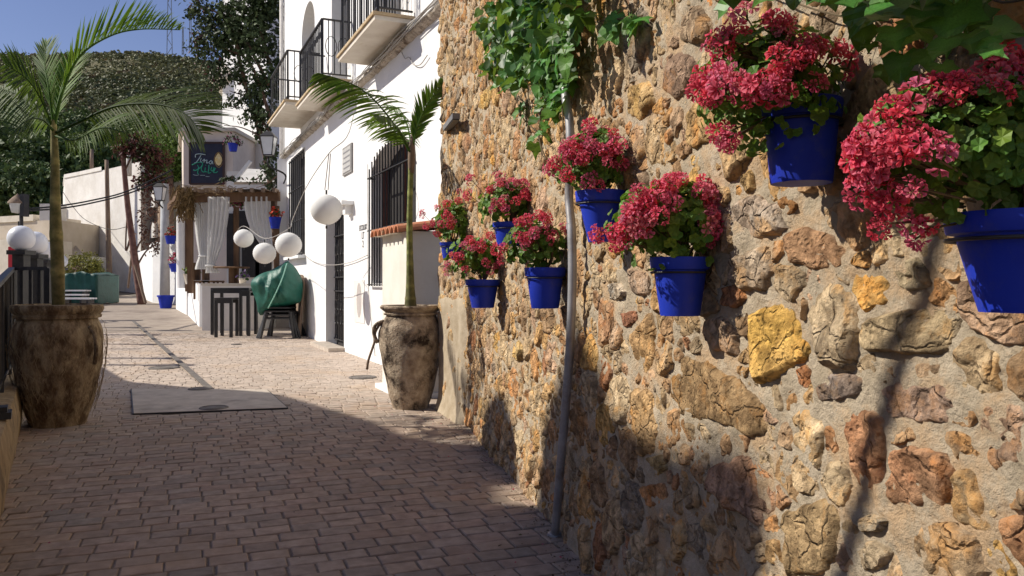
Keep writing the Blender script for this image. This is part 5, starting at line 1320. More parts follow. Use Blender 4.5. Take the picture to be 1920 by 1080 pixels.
for i in range(9):
    for j in range(2):
        u = 430 + i*10.5; vs.append(Vector((x0(u,18.7), 18.7+j*3, zv(360 - 6*math.sin(i/8*math.pi) , 18.7)+.1*j)))
m.add(vs, [(i*2, i*2+1, i*2+3, i*2+2) for i in range(8)]); oo = m.build('shade_cloth', mat('brown_cloth', (0.12,0.10,0.09), (0.2,0.17,0.15), .9, 5), pg, smooth=True)
def curtain(label, u0, u1, v0, v1, tieu, tiev, y, tw=6, seed=0):
    o = empty('curtain', P((u0+u1)/2, v1, y), label, 'curtain', 'white curtains hung from the pergola')
    m = MB(); nu, nv = 60, 26; vs = []
    for j in range(nv+1):
        f = j/nv; v = v0+(v1-v0)*f; ft = (tiev-v0)/(v1-v0)
        k = min(1, f/ft) if f < ft else max(0, 1-(f-ft)*3.0); k = k**2.2 if f < ft else k
        for i in range(nu+1):
            g = i/nu; ua = u0+(u1-u0)*g; ub = tieu+(g-.5)*tw*(1+0.8*max(0,f-ft)*6); u = ua*(1-k)+ub*k
            wv = .05*math.sin(g*34+seed+f*1.5)*(1-.4*k) + .03*noise.noise(Vector((g*9, f*3, seed)))
            vs.append(Vector((x0(u,y), y+wv, zv(v,y))))
    m.add(vs, [(j*(nu+1)+i, j*(nu+1)+i+1, (j+1)*(nu+1)+i+1, (j+1)*(nu+1)+i) for j in range(nv) for i in range(nu)])
    m.build('cloth', M_CURTAIN, o, smooth=True)
    m = MB(); zz_ = zv(tiev, y); m.tube([(x0(tieu,y)+tw*.55*y/F*math.cos(a), y+.09*math.sin(a), zz_) for a in np.linspace(0, 6.28, 10)], .02, 5); m.build('tie', M_CURTAIN, o, smooth=True)
curtain('widest white curtain, tied low beside the counter', 388, 431, 369, 512, 395, 498, 18.75, 16, 1)
curtain('narrow white curtain tied on the left corner post of the pergola', 365, 389, 372, 505, 381, 480, 18.9, 14, 4)
curtain('white curtain right of the lantern, swept towards the house', 456, 508, 369, 470, 500, 462, 18.85, 20, 7)
# white column left of the pergola
wc = empty('white_column', P(342,560,22.6), 'short white column with a flared capital left of the pergola', 'column'); y = 22.6; x = x0(343,y)
m = MB(); m.lathe([(.17,1.0),(.17,zv(390,y)),(.2,zv(386,y)),(.26,zv(379,y)),(.27,zv(376,y)),(.001,zv(375,y))], (x, y, 0), 18); m.build('shaft', M_WHITE, wc, smooth=True, angle=30)
# dim terrace interior wall with windows
iw = empty('terrace_wall', P(480,500,24), 'shaded white back wall of the terrace with dark openings', 'wall')
m = MB(); a, b_ = x0(425,25.5), x0(540,25.5); m.box(((a+b_)/2, 25.6, 2.4), (b_-a, .2, 4.6)); m.build('masonry', M_WHITE2, iw)
for (u, v0, v1, w_) in ((452,395,440,.5), (470,440,520,.55), (494,470,520,.5), (437,400,500,.4)):
    m = MB(); m.box((x0(u,25.45), 25.46, (zv(v0,25.4)+zv(v1,25.4))/2), (w_, .06, zv(v0,25.4)-zv(v1,25.4))); m.build('dark_opening', M_DARK, iw)
# ------------------------------------------------------------------ sign house behind the pergola
sh = empty('sign_house', P(385,500,26.5), 'pinkish beige house wall carrying the dark sign above the pergola', 'house')
Ys = 26.5
m = MB(); a, b_ = x0(344,Ys), x0(437,Ys); m.prism([(a, Ys), (b_, Ys), (b_, Ys+4), (a-1.7, Ys+4), (a-.55, Ys+1.2)], .2, zv(247,Ys)); m.build('wall', mat('pinkish_render', (0.66,0.57,0.49), (0.74,0.65,0.57), .9, 2, .2, 10, bd=.02), sh)
m = MB(); m.prism([(a-.1, Ys-.1), (b_+.1, Ys-.1), (b_+.1, Ys+4), (a-1.9, Ys+4.1), (a-.66, Ys+1.2)], zv(247,Ys)+.003, zv(240,Ys)); m.build('parapet_cap', M_CREAM, sh)
sg = empty('shop_sign', P(390,306,Ys-.05), 'dark blue sign board with green script lettering and a gold emblem', 'sign')
m = MB(); su0, su1, sv0, sv1 = 357, 420, 268, 345; ys = Ys-.06
m.box((x0((su0+su1)/2,ys), ys, (zv(sv0,ys)+zv(sv1,ys))/2), (x0(su1,ys)-x0(su0,ys), .08, zv(sv0,ys)-zv(sv1,ys))); m.build('board', M_BOARD, sg)
m = MB()
for (a, b_) in (((su0,sv0),(su1,sv0)), ((su1,sv0),(su1,sv1)), ((su1,sv1),(su0,sv1)), ((su0,sv1),(su0,sv0))):
    m.bar((x0(a[0],ys), ys-.03, zv(a[1],ys)), (x0(b_[0],ys), ys-.03, zv(b_[1],ys)), .06, .06)
m.build('frame', mat('sign_frame', (0.06,0.035,0.03), None, .7), sg)
yf = ys-.055
def stroke(lines, mt, r, name):
    m = MB()
    for ln in lines: m.tube(cat([Vector((x0(u,yf), yf, zv(v,yf))) for u, v in ln], 4) if len(ln) > 2 else [Vector((x0(u,yf), yf, zv(v,yf))) for u, v in ln], r, 5)
    m.build(name, mt, sg, smooth=True)
# zoomed sign pixels -> photo pixels
def z_(pts): return [(340+p[0]*110/1188, 250+p[1]*110/1188) for p in pts]
stroke([z_([(285,490),(290,430),(370,415),(490,432)]), z_([(400,440),(360,510),(300,590),(265,600)]), z_([(405,500),(385,570),(420,580)]), z_([(430,560),(470,520),(455,590)]), z_([(470,560),(520,540),(510,600),(545,590)]), z_([(610,545),(560,590),(600,620),(625,560),(640,625)])], M_CREAMPAINT, .014, 'upper_script')
stroke([z_([(215,640),(330,590),(430,600),(400,680),(290,750),(250,740)]), z_([(330,640),(350,700),(330,800),(350,820)]), z_([(430,640),(405,720),(440,780),(500,770)]), z_([(490,640),(500,650)]), z_([(490,690),(480,770),(520,780)]), z_([(560,640),(560,720),(545,800),(600,795)]), z_([(620,680),(600,740),(640,760),(660,690),(670,770)]), z_([(700,700),(650,780),(700,795),(740,770)])], M_GREENPAINT, .017, 'lower_script')
stroke([z_([(240,835),(300,850),(360,840)]), z_([(380,850),(480,850)]), z_([(490,870),(570,875)])], M_CREAMPAINT, .008, 'small_script')
m = MB(); c = Vector((x0(409.8,yf), yf+.01, zv(299.5,yf)))
prof_ = [(0,-.20),(.07,-.15),(.12,-.03),(.11,.06),(.06,.15),(.03,.2),(0,.22)]
full = prof_ + [(-x, z) for x, z in prof_[-2:0:-1]]
m.add([c + Vector((x, -.02, z)) for x, z in full] + [c + Vector((x, .02, z)) for x, z in full], [tuple(range(len(full)))] + [(i, (i+1) % len(full), len(full)+(i+1) % len(full), len(full)+i) for i in range(len(full))]); m.build('gold_emblem', M_GOLD, sg)
m = MB(); m.tube([c + Vector((.155*math.cos(a)*(1-.25*abs(math.sin(a))), 0, .25*math.sin(a))) for a in np.linspace(0, 6.283, 20)], .012, 5); m.build('emblem_ring', mat('dull_gold', (0.35,0.22,0.08), None, .6), sg)
# hanging pot with purple flowers by the sign
def bunch(name, label, u, v, y, r, colr, potcol=None, potr=.12, n=220, cat_='flower pot', grp='flower pots up the street', pz=None, seed=1, potw=None):
    c = P(u, v, y); o = empty(name, c, label, cat_, grp)
    foliage('foliage', [(c, (r, r*.7, r*.8))], n, .07, (0.04,0.09,0.02), (0.08,0.15,0.04), o, shell=.4, sub=10, tip=(colr, .5))
    if potcol:
        m = MB(); m.lathe([(0.001,-.26),(potr*.7,-.26),(potr,-.02),(potr*1.08,.0),(.001,0)], c - Vector((0,0,r*.4)), 14); m.build('pot', potcol, o, smooth=True, angle=40)
    return o
bunch('hanging_flower_pot', 'pot of dark purple flowers hung right of the sign board', 437, 262, 26.0, .30, (0.22,0.03,0.10), M_BLUE, .16)
bunch('flower_pot', 'orange red flowers in a pot between the far curtain and the house', 516, 402, 18.6, .17, (0.75,0.08,0.04), M_BLUE, .14, n=180)
bunch('flower_pot', 'blue trough of pink flowers on the low white wall by the lamp post', 333, 488, 24.9, .26, (0.72,0.10,0.20), M_BLUE, .26, n=240)
bunch('flower_pot', 'red flowers in a blue pot hung behind the grey lamp post', 320, 437, 25.6, .22, (0.65,0.06,0.05), M_BLUE, .17, n=200)
bunch('flower_pot', 'pink and purple flowers under the pergola beside the lantern', 446, 385, 19.2, .16, (0.5,0.08,0.2), None, n=140)
bunch('flower_pot', 'yellow green potted plant in a pale planter behind the counter', 358, 508, 20.6, .20, (0.30,0.32,0.06), M_CREAM, .18, n=160)
bunch('flower_pot', 'small potted herbs on the counter near the covered chairs', 455, 517, 18.2, .14, (0.2,0.12,0.3), M_CREAM, .08, n=100)
bp_ = empty('blue_tub', G(311,578), 'blue flower tub standing on the street at the foot of the lamp post', 'tub'); g = G(311,578)
m = MB(); m.lathe([(.001,0),(.17,0),(.24,.36),(.27,.37),(.27,.42),(.24,.42),(.23,.38),(.001,.38)], g, 20); m.build('tub', M_BLUE, bp_, smooth=True, angle=40)
# striped canopy frame over the far terrace
cp = empty('canopy', P(480,330,21), 'pale pitched canvas canopy behind the pergola roof', 'canopy')
m = MB(); A, B, C_, D_ = P(437,342,20.5), P(497,322,21), P(520,342,20.5), P(470,300,23.5)
for (a, b_) in ((P(437,343,20.5), P(470,302,20.5)),): m.bar(a, b_, .10, .08)
m.build('white_brace', M_WHITE, cp)
m = MB(); m.add([P(438,345,20.5), P(522,345,20.5), P(500,318,22.5), P(462,316,22.5)], [(0,1,2,3)]); m.add([P(438,346,20.5), P(522,346,20.5), P(522,341,20.4), P(438,341,20.4)], [(0,1,2,3)]); m.build('canvas', M_CANVAS, cp)

# ------------------------------------------------------------------ tower house behind, with tree in front
th = empty('tower_house', P(470,400,30), 'tall narrow white house with a rounded cornice behind the dark tree', 'house')
Yt = 30.0; m = MB(); a, b_ = x0(417,Yt), x0(520,Yt); m.prism([(a, Yt), (b_+.1, Yt-1.6), (b_, Yt+5), (a-1.0, Yt+5)], .3, zv(-40,Yt)); m.build('wall', M_WHITE, th)
m = MB(); vs = []
for k, (e, v) in enumerate([(.0,160),(.30,158),(.42,150),(.40,143),(.25,132),(.10,122),(0,118)]):
    z = zv(v, Yt); vs += [(a-e, Yt-e, z), (a+1.2, Yt-e, z), (a-e-.6, Yt+3, z)]
m.add(vs, [f for i in range(6) for f in ((i*3, i*3+1, i*3+4, i*3+3), (i*3+2, i*3, i*3+3, i*3+5))]); m.add([vs[1], vs[4], vs[7], vs[10], vs[13], vs[16], vs[19]], [(0,1,2,3,4,5,6)]); m.build('rounded_cornice', M_CREAM, th)
for (u, v0, v1, w_) in ((490,175,215,.5), (483,60,100,.5), (455,300,322,1.0)):
    m = MB(); yw = Yt - 1.6*(x0(u,Yt)-a)/(b_-a); m.box((x0(u,Yt), yw, (zv(v0,Yt)+zv(v1,Yt))/2), (w_, .06, zv(v0,Yt)-zv(v1,Yt)), rz=R(-37)); f = m.build('window', mat('dim_glass', (0.10,0.12,0.14), None, .3, spec=.5), th)
    m = MB(); m.box((x0(u,Yt), yw-.04, zv(v1,Yt)), (w_+.1, .1, .06), rz=R(-37)); m.build('sill', M_WHITE2, f)
m = MB(); m.tube([(a+.25, Yt-.05, .5), (a+.25, Yt-.05, zv(165,Yt))], .06, 6); m.tube([(a+.6, Yt-.05, 3.2), (a+.6, Yt-.05, zv(215,Yt))], .03, 6); m.build('downpipe', M_GREY, th)
# grey low roofs between tower and hill
block('roof_terrace', 'pale grey rooftop parapet left of the tower house', [(x0(345,33), 33), (x0(418,33), 33), (x0(418,33), 37), (x0(345,33)-1, 37)], .5, zv(205,33), mat('pale_grey_render', (0.50,0.49,0.47), (0.62,0.61,0.59), .9, 1.5), 'building')
# the tree climbing the corner of the white house
tr = empty('climbing_tree', hp(T1+.5, gz(19.5), .3), 'dark leaved tree growing up beside the far corner of the white house', 'tree')
bx_, by_ = x0(522,20.2), 20.2
m = MB(); m.tube(cat([(bx_, by_, .5), (bx_-.05, by_, 2), (bx_-.2, by_, 3.6), (bx_-.5, by_+.1, 5.0), (bx_-.9, by_, 6.4), (bx_-1.2, by_, 8)], 6), [.09]*10+[.07]*10+[.05]*11, 8); m.build('trunk', M_BARK, tr, smooth=True)
def limb(par, pts, r0, r1): 
    q_ = cat(pts, 5); m = MB(); m.tube(q_, [r0+(r1-r0)*i/(len(q_)-1) for i in range(len(q_))], 6); m.build('limb', M_BARK, par, smooth=True)
TY = 20.2
limb(tr, [P(515,300,TY), P(490,260,TY), P(455,240,TY), P(420,235,TY)], .03, .008); limb(tr, [P(512,260,TY), P(470,190,TY), P(430,170,TY)], .035, .008)
limb(tr, [P(510,230,TY), P(470,120,TY), P(420,90,TY), P(370,60,TY)], .05, .01); limb(tr, [P(505,160,TY), P(450,60,TY), P(400,20,TY), P(355,5,TY)], .05, .01); limb(tr, [P(505,120,TY), P(480,20,TY), P(470,-60,TY)], .05, .01)
limb(tr, [P(520,330,TY-.5), P(500,345,TY-.6), P(480,352,TY-.8)], .02, .006); limb(tr, [P(420,85,TY), P(385,110,TY), P(372,140,TY)], .015, .005)
kk = TY/F
def blob(u, v, ru, rv, dy=0, ry=None): c = P(u, v, TY+dy); return (c, (ru*kk, (ry if ry else min(ru, rv)*kk*.9), rv*kk))
foliage('crown', [blob(480,60,52,60), blob(490,120,42,60), blob(455,30,48,50), blob(470,-30,60,50), blob(500,190,28,55), blob(430,60,40,42), blob(500,0,35,60)], 6800, .115, (0.045,0.070,0.028), (0.095,0.130,0.060), tr, shell=.35, sub=22, subr=.35, droop=.4)
foliage('outer_sprays', [blob(385,30,34,28,.1), blob(375,90,22,30,.1), blob(400,120,22,30), blob(420,150,30,18), blob(365,15,18,16), blob(432,195,34,9), blob(455,180,30,12), blob(470,215,25,18), blob(490,245,18,30), blob(505,280,16,35,-.2), blob(498,320,18,18,-.4), blob(455,340,40,7,-.4), blob(510,350,14,30,-.4), blob(445,132,20,22), blob(395,65,30,30)], 3600, .10, (0.045,0.065,0.028), (0.09,0.12,0.055), tr, shell=.15, sub=14, subr=.55, droop=.5, tip=((0.13,0.05,0.06), .06))
# wall lantern on its bracket
wl = empty('street_lantern', P(504,272,17.4), 'white glazed street lantern on a bracket at the corner of the white house', 'street lantern', 'street lanterns')
def lantern(o, c, s_=1.0, up=True):
    m = MB(); n = 4
    def ring(r, z): return [c + Vector((r*math.cos(math.pi/4+k*math.pi/2), r*math.sin(math.pi/4+k*math.pi/2), z))*1.0 for k in range(4)]
    ra, rb_ = .24*s_, .15*s_
    A_, B_ = ring(ra, .20*s_), ring(rb_, -.26*s_)
    m.add(A_ + B_, [(0,1,5,4), (1,2,6,5), (2,3,7,6), (3,0,4,7), (4,5,6,7)]); m.build('glass', M_GLASS, o)
    m = MB()
    for k in range(4): m.bar(A_[k], B_[k], .02*s_); m.bar(A_[k], A_[(k+1) % 4], .025*s_); m.bar(B_[k], B_[(k+1) % 4], .025*s_)
    m.build('frame', M_IRON, o)
    m = MB(); T_ = ring(.26*s_, .205*s_) + ring(.10*s_, .34*s_); m.add(T_, [(0,1,5,4), (1,2,6,5), (2,3,7,6), (3,0,4,7), (4,5,6,7), (3,2,1,0)]); m.build('cap', M_IRON if s_ < .99 else M_GLASS, o)
c = P(504,272,17.4); lantern(wl, c, .86)
m = MB(); m.tube(cat([c+Vector((0,0,-.25)), c+Vector((0,0,-.45)), c+Vector((.3,.2,-.62)), hp(T1-.1, c.z-.62, .02)], 5), .02, 6); m.build('bracket', M_IRON, wl, smooth=True)
# lamp post with blue tub
lp = empty('lamp_post', G(309,572), 'grey lamp post with a black lantern beside the low white walls', 'street lamp', 'street lanterns'); g = G(309,572); xl = x0(309, g.y)
m = MB(); m.tube([(xl, g.y, g.z), (xl, g.y, zv(345,g.y))], [.17,.13], 10); m.build('pole', mat('grey_concrete_post', (0.38,0.40,0.42), (0.48,0.50,0.52), .8, 4), lp, smooth=True)
c = P(300,362,g.y-.3); lantern(lp, c, .98)
m = MB(); m.tube(cat([c+Vector((0,0,-.24)), c+Vector((0,.0,-.4)), Vector((xl, g.y, c.z-.55))], 4), .025, 6); m.build('bracket', M_IRON, lp, smooth=True)
# ------------------------------------------------------------------ white walls and buildings at the end of the street
block('garden_wall', 'sloping white garden wall behind the lamp post', [(x0(286,29), 29), (x0(330,28), 28), (x0(334,30), 30), (x0(280,31), 31)], .3, zv(455,29), M_WHITE, grp='low white walls up the street')
block('garden_wall', 'white wall running up towards the leaning tree trunk', [(x0(258,34), 34), (x0(286,29.2), 29.2), (x0(290,31.5), 31.5), (x0(262,36), 36)], .4, zv(468,31), M_WHITE, grp='low white walls up the street')
rb = empty('rubble_house', P(295,500,36), 'brown rubble stone house front at the end of the street', 'house')
Yr_ = 36.0; m = MB(); a, b_ = x0(262,Yr_), x0(335,Yr_); nx, nzr = 40, 46; vs = []
for j in range(nzr+1):
    for i in range(nx+1):
        x = a+(b_-a)*i/nx; z = .4+(zv(322,Yr_)-.4)*j/nzr; vs.append((x, Yr_+1.5-3.0*i/nx-.12*noise.noise(Vector((x*2.2, 0, z*2.2)))-.06*noise.noise(Vector((x*6, 3, z*6))), z))
m.add(vs, [(j*(nx+1)+i, j*(nx+1)+i+1, (j+1)*(nx+1)+i+1, (j+1)*(nx+1)+i) for j in range(nzr) for i in range(nx)]); m.build('wall', M_RUBBLE, rb)
m = MB(); m.prism([(a, Yr_+1.7), (b_, Yr_-1.3), (b_, Yr_+4), (a, Yr_+4)], .3, zv(322,Yr_)); m.build('wall_core', M_CREAM, rb)
m = MB(); m.bar((a, Yr_+1.5, zv(319,Yr_)), (b_, Yr_-1.5, zv(319,Yr_)), .5, .15); m.build('coping', M_WHITE, rb)
for (u, v, w_, h_) in ((281,370,.5,.8),(281,430,.45,.7)): 
    m = MB(); m.box((x0(u,Yr_), Yr_+.6, zv(v,Yr_)), (w_, .3, h_), rz=R(-45)); m.build('pale_patch', M_WHITE2, rb)
eb = empty('end_building', P(180,500,40), 'large blank off-white building closing the end of the street', 'building')
Ye = 40.0
pts = [(x0(121,Ye+2.5), Ye+2.5), (x0(150,Ye+1.3), Ye+1.3), (x0(188,Ye-.3), Ye-.3), (x0(225,Ye-1.9), Ye-1.9), (x0(264,Ye-3.4), Ye-3.4), (x0(264,Ye-3.4)+2, Ye+9), (x0(118,Ye+10), Ye+10)]
m = MB(); m.prism(pts, .3, zv(322,Ye)); m.build('wall', M_WHITE2, eb)
m = MB(); m.prism([(x0(92,Ye+3.2), Ye+3.2), (x0(121,Ye+2.2), Ye+2.2), (x0(120,Ye+8), Ye+8), (x0(92,Ye+8), Ye+8)], .3, zv(384,Ye+1)); m.build('lower_wing', M_WHITE2, eb)
m = MB(); m.prism([(x0(120,Ye+2.4), Ye+2.4), (x0(150,Ye+1.2), Ye+1.2), (x0(190,Ye-.5), Ye-.5), (x0(192,Ye+4), Ye+4), (x0(118,Ye+6), Ye+6)], zv(322,Ye)+.002, zv(315,Ye)); m.build('parapet', M_WHITE2, eb)
m = MB(); m.box((x0(258,Ye-3.3), Ye-3.3, zv(505,Ye-3)), (.35, .1, 1.7)); m.build('grey_door', M_GREY, eb)
# low buildings on the left
lb = empty('low_building', P(50,500,36), 'low beige flat roofed building at the left, in front of the hill', 'building')
Yb = 36.0
m = MB(); m.prism([(x0(-160,Yb+5), Yb+5), (x0(105,Yb), Yb), (x0(105,Yb), Yb+6), (x0(-160,Yb+5), Yb+9)], -2, zv(412,Yb)); m.build('wall', M_BEIGE, lb)
m = MB(); m.prism([(x0(-160,Yb+4.9), Yb+4.9), (x0(62,Yb+.6), Yb+.6), (x0(62,Yb), Yb+4), (x0(-160,Yb), Yb+8)], zv(412,Yb)+.002, zv(400,Yb)); m.build('parapet', M_CREAM, lb)
m = MB(); m.box((x0(76,Yb), Yb+1, zv(396,Yb)), (.8, .8, .8)); m.box((x0(62,Yb), Yb+1, zv(398,Yb)), (.3, .3, .8)); m.build('chimney', M_WHITE2, lb)
m = MB(); m.prism([(x0(-160,Yb+1), Yb+1), (x0(60,Yb-3), Yb-3), (x0(60,Yb-3), Yb), (x0(-160,Yb+1), Yb+4)], -2, zv(447,Yb-3)); m.build('front_wing', M_CREAM, lb)
sr = empty('shade_wedge_roof', P(130,470,37), 'wedge of shade by the end building, modelled as a sloping beige roof', 'building')  # wedge of shade modelled as a solid sloping roof
m = MB(); y0, y1 = 36.5, 39.5
A = [P(95,440,y1), P(118,432,y1), P(158,478,y0), P(95,478,y0)]; m.add(A + [p - Vector((0,0,.12)) for p in A], [(0,1,2,3), (7,6,5,4), (0,3,7,4), (1,0,4,5), (2,1,5,6), (3,2,6,7)]); m.build('roof', M_BEIGE, sr)
m = MB(); m.prism([(x0(95,y0)+.0, y0+.1), (x0(157,y0), y0+.1), (x0(157,y0), y1), (x0(95,y1), y1)], 0, zv(480,y0)); m.build('wall', M_WHITE2, sr)
# dark asphalt ramp to the end wall
m = MB(); m.add([P(178,571,29), P(262,571,28.5), P(258,546,38.5), P(186,545,38.5)], [(0,1,2,3)]); o = m.build('ramp', mat('asphalt', (0.10,0.085,0.07), (0.17,0.145,0.12), .95, 3, .4, 30)); o['kind'] = 'structure'
# pale poles and the leaning trunk
def polething(name, label, pts, r0, r1, mt, cat_, grp=None):
    q_ = cat(pts, 5) if len(pts) > 2 else [Vector(p) for p in pts]; m = MB(); m.tube(q_, [r0+(r1-r0)*i/(len(q_)-1) for i in range(len(q_))], 8)
    return tag(m.build(name, mt, smooth=True), label, cat_, grp)
polething('timber_pole', 'thin brown timber pole standing in front of the end building', [P(206,543,37), P(203,440,37), P(200,300,37)], .14, .09, M_GREYWOOD, 'pole')
polething('timber_pole', 'short timber post rising above the roof of the end building', [P(172,322,42), P(172,280,42)], .1, .09, M_GREYWOOD, 'pole')
polething('timber_pole', 'pale upright pole against the rubble house', [P(242,330,36), P(242,275,36)], .12, .12, M_WHITE2, 'pole')
lt = empty('leaning_tree', P(262,570,28), 'leaning reddish trunk propped by a stake, with a thin bougainvillea crown', 'tree'); YL = 28
m = MB(); q_ = cat([P(266,572,YL), P(258,520,YL), P(248,450,YL), P(240,390,YL), P(233,320,YL), P(226,250,YL)], 5); m.tube(q_, [.15-.08*i/(len(q_)-1) for i in range(len(q_))], 8); m.build('trunk', mat('red_bark', (0.13,0.06,0.05), (0.24,0.14,0.11), .9, 6, .5, 20), lt, smooth=True)
m = MB(); m.tube([P(273,568,YL-.3), P(245,470,YL)], .05, 6); m.tube([P(240,540,YL+.4), P(247,480,YL)], .04, 6); m.build('prop', M_GREYWOOD, lt)
m = MB()
for pts in ([P(252,480,YL), P(262,455,YL), P(278,440,YL), P(285,415,YL)], [P(246,440,YL), P(236,470,YL), P(238,410,YL), P(243,380,YL)], [P(234,320,YL), P(250,290,YL), P(270,280,YL)], [P(231,300,YL), P(215,270,YL)], [P(256,500,YL), P(275,470,YL), P(298,455,YL)]): limb(lt, pts, .035, .02)
kl = YL/F
def bl(u, v, ru, rv): return (P(u, v, YL), (ru*kl, min(ru, rv)*kl, rv*kl))
foliage('crown', [bl(235,275,20,24), bl(262,275,24,24), bl(290,300,26,28), bl(285,340,26,18)], 2600, .13, (0.10,0.035,0.035), (0.16,0.06,0.05), lt, shell=.2, sub=12, subr=.5, tip=((0.07,0.09,0.03), .35))
foliage('trailing_sprays', [bl(285,380,14,40), bl(268,400,10,50), bl(300,440,24,14), bl(292,465,16,14)], 600, .11, (0.12,0.06,0.05), (0.22,0.12,0.09), lt, shell=.1, sub=8, subr=.6)
gb = empty('garden_tree', P(322,300,34), 'bright green bushy tree left of the sign house', 'tree')
foliage('crown', [(P(318,285,34), (1.0,.8,1.1)), (P(335,262,35), (.8,.8,.7)), (P(300,262,36), (.9,.8,.8)), (P(325,320,35), (.5,.6,.5))], 5200, .16, (0.09,0.15,0.03), (0.17,0.25,0.05), gb, shell=.3)
m = MB(); m.tube([P(320,420,34), P(320,300,34)], .12, 6); m.build('trunk', M_BARK, gb)
# hedge, covered benches
hg = empty('round_bush', P(155,545,33), 'yellow green rounded bush in front of the end building', 'bush')
foliage('crown', [(P(155,510,33), (.78,.8,.72)), (P(140,525,32.6), (.5,.5,.5)), (P(175,520,32.8), (.45,.5,.6))], 4200, .10, (0.16,0.17,0.03), (0.28,0.26,0.06), hg, shell=.55)
m = MB(); m.sphere(P(155,520,33.1), .6, 12, 8, (1,1,.9)); m.build('inner_branches', M_BARK, hg)
m = MB(); m.sphere(P(180,520,33.8), .5, 14, 10, (.55,1,1.5)); o = tag(m.build('dark_covered_grill', M_PLASTIC, smooth=True), 'rounded dark covered object just right of the yellow green bush', 'covered grill')
def tarpbox(label, u0, u1, v0, v1, y, dd):
    o = empty('covered_furniture', P((u0+u1)/2, v1, y), label, 'covered furniture'); m = MB(); nx = 14; vs = []
    for j, f in enumerate([0,.3,.6,.9,1.0]):
        for i in range(4*nx):
            s_, t = divmod(i, nx); t = t/nx
            q_ = [(t,0),(1,t),(1-t,1),(0,1-t)][s_]; k = .04*math.sin(i*1.7+j*.4)*(1-f*.5); top_ = .12*math.sin(q_[0]*3.1) * f
            p = P(u0+(u1-u0)*q_[0], v1+(v0-v1)*f, y); vs.append(Vector((p.x, y+q_[1]*dd+k, p.z+top_+.02*math.sin(i))))
    N = 4*nx; m.add(vs, [(j*N+i, j*N+(i+1) % N, (j+1)*N+(i+1) % N, (j+1)*N+i) for j in range(4) for i in range(N)] + [tuple(range(4*N, 5*N))])
    m.build('tarpaulin', mat('dark_green_tarp', (0.008,0.055,0.045), (0.015,0.085,0.07), .5, 5, .5, 10), o, smooth=True)
tarpbox('garden furniture under a dark green cover behind the slatted benches', 118, 181, 516, 569, 27.5, 1.6)
for k, (u0, u1, v, y, lab) in enumerate([(118,160,545,27,'farthest white slatted bench'), (112,156,553,25.5,'middle white slatted bench'), (110,170,560,24,'nearest white slatted bench behind the left palm')]):
    g = P((u0+u1)/2, v, y); o = empty('slatted_bench', (g.x, y, gz(y)), lab, 'bench', 'white slatted benches on the left')
    for s_ in range(3): m = MB(); m.box((g.x, y+s_*.16, g.z), ((u1-u0)*y/F, .11, .045)); m.build('slat', M_WHITE, o)
    for sx in (-.4, .4): m = MB(); m.box((g.x+sx*(u1-u0)*y/F, y+.16, (g.z+gz(y))/2-.02), (.06, .36, g.z-gz(y)-.05)); m.build('leg', M_IRON, o)
# plants left of the trunk, red panel, old lamp
pb = empty('low_shrub', P(85,530,20), 'light green leafy shrub left of the palm trunk', 'shrub')
foliage('leaves', [(P(85,535,20), (.28,.3,.40)), (P(95,515,20.5), (.15,.3,.25))], 700, .09, (0.09,0.16,0.04), (0.16,0.25,0.07), pb, shell=.3)
m = MB(); m.tube([P(86,568,20), P(86,530,20)], .02, 5); m.build('stem', M_STEM, pb)
m = MB(); m.box(P(26,482,14), (.14, .1, .36)); tag(m.build('red_sign', M_RED), 'small red panel behind the nearest opal globe lamp', 'sign')
ol = empty('old_lamp', P(37,500,18), 'old round lantern on a thin post left of the palm', 'street lamp', None)
m = MB(); m.tube([P(40,500,18), P(40,395,18)], .04, 6); m.tube(cat([P(40,440,18), P(36,425,18), P(35,415,18)], 3), .02, 5); m.build('post', M_IRON, ol)
c = P(33,382,18); m = MB(); m.lathe([(.001,-.22),(.12,-.2),(.16,-.02),(.17,0)], c, 10); m.build('glass', M_GLASS, ol, smooth=True)
m = MB(); m.lathe([(.2,0),(.19,.04),(.1,.14),(.03,.2),(.001,.24)], c, 10); m.build('cap', M_GREYWOOD, ol, smooth=True)
m = MB(); m.box(P(46,385,18), (.09, .2, .5)); m.build('switch_box', M_IRON, ol)
# overhead cables
wire('overhead_cable', 'upper black overhead cable from the left lamp towards the lamp post', [P(46,392,18.1), P(110,386,20), P(170,376,22), P(240,358,24), P(325,318,25.5)], .022, M_BLACKRUB)
wire('overhead_cable', 'lower black overhead cable from the left lamp towards the lamp post', [P(46,395,18.1), P(110,391,20), P(170,381,22), P(240,363,24), P(325,330,25.4)], .022, M_BLACKRUB)
wire('overhead_cable', 'thin black cable hanging across the end building', [P(118,360,39), P(135,385,38), P(160,412,37), P(205,430,36), P(243,424,34)], .015, M_BLACKRUB)
# antennas on the ridge
for u, v0, v1, lab, w_ in ((318,0,98,'taller lattice antenna mast on the hill ridge',1.6), (357,18,95,'slimmer antenna mast on the hill ridge',.7), (343,50,98,'short faint antenna mast between two taller ones',.5)):
    Y = 235; o = empty('antenna_mast', P(u, v1, Y), lab, 'antenna', 'antenna masts on the ridge'); m = MB(); b0 = P(u, v1+5, Y); t0_ = P(u, v0-(60 if v0 == 0 else 0), Y)
    for sx in (-1, 1): m.bar(b0+Vector((sx*w_*.5,0,0)), t0_+Vector((sx*w_*.2,0,0)), .18)
    for k in range(10 if w_ > 1 else 5):
        p = b0.lerp(t0_, k/10); q_ = b0.lerp(t0_, (k+1)/10); e = w_*(.5-.3*k/10); sg_ = 1 if k % 2 else -1
        m.bar(p+Vector((sg_*e,0,0)), q_+Vector((-sg_*e,0,0)), .14)
    m.build('lattice', M_GREY, o)

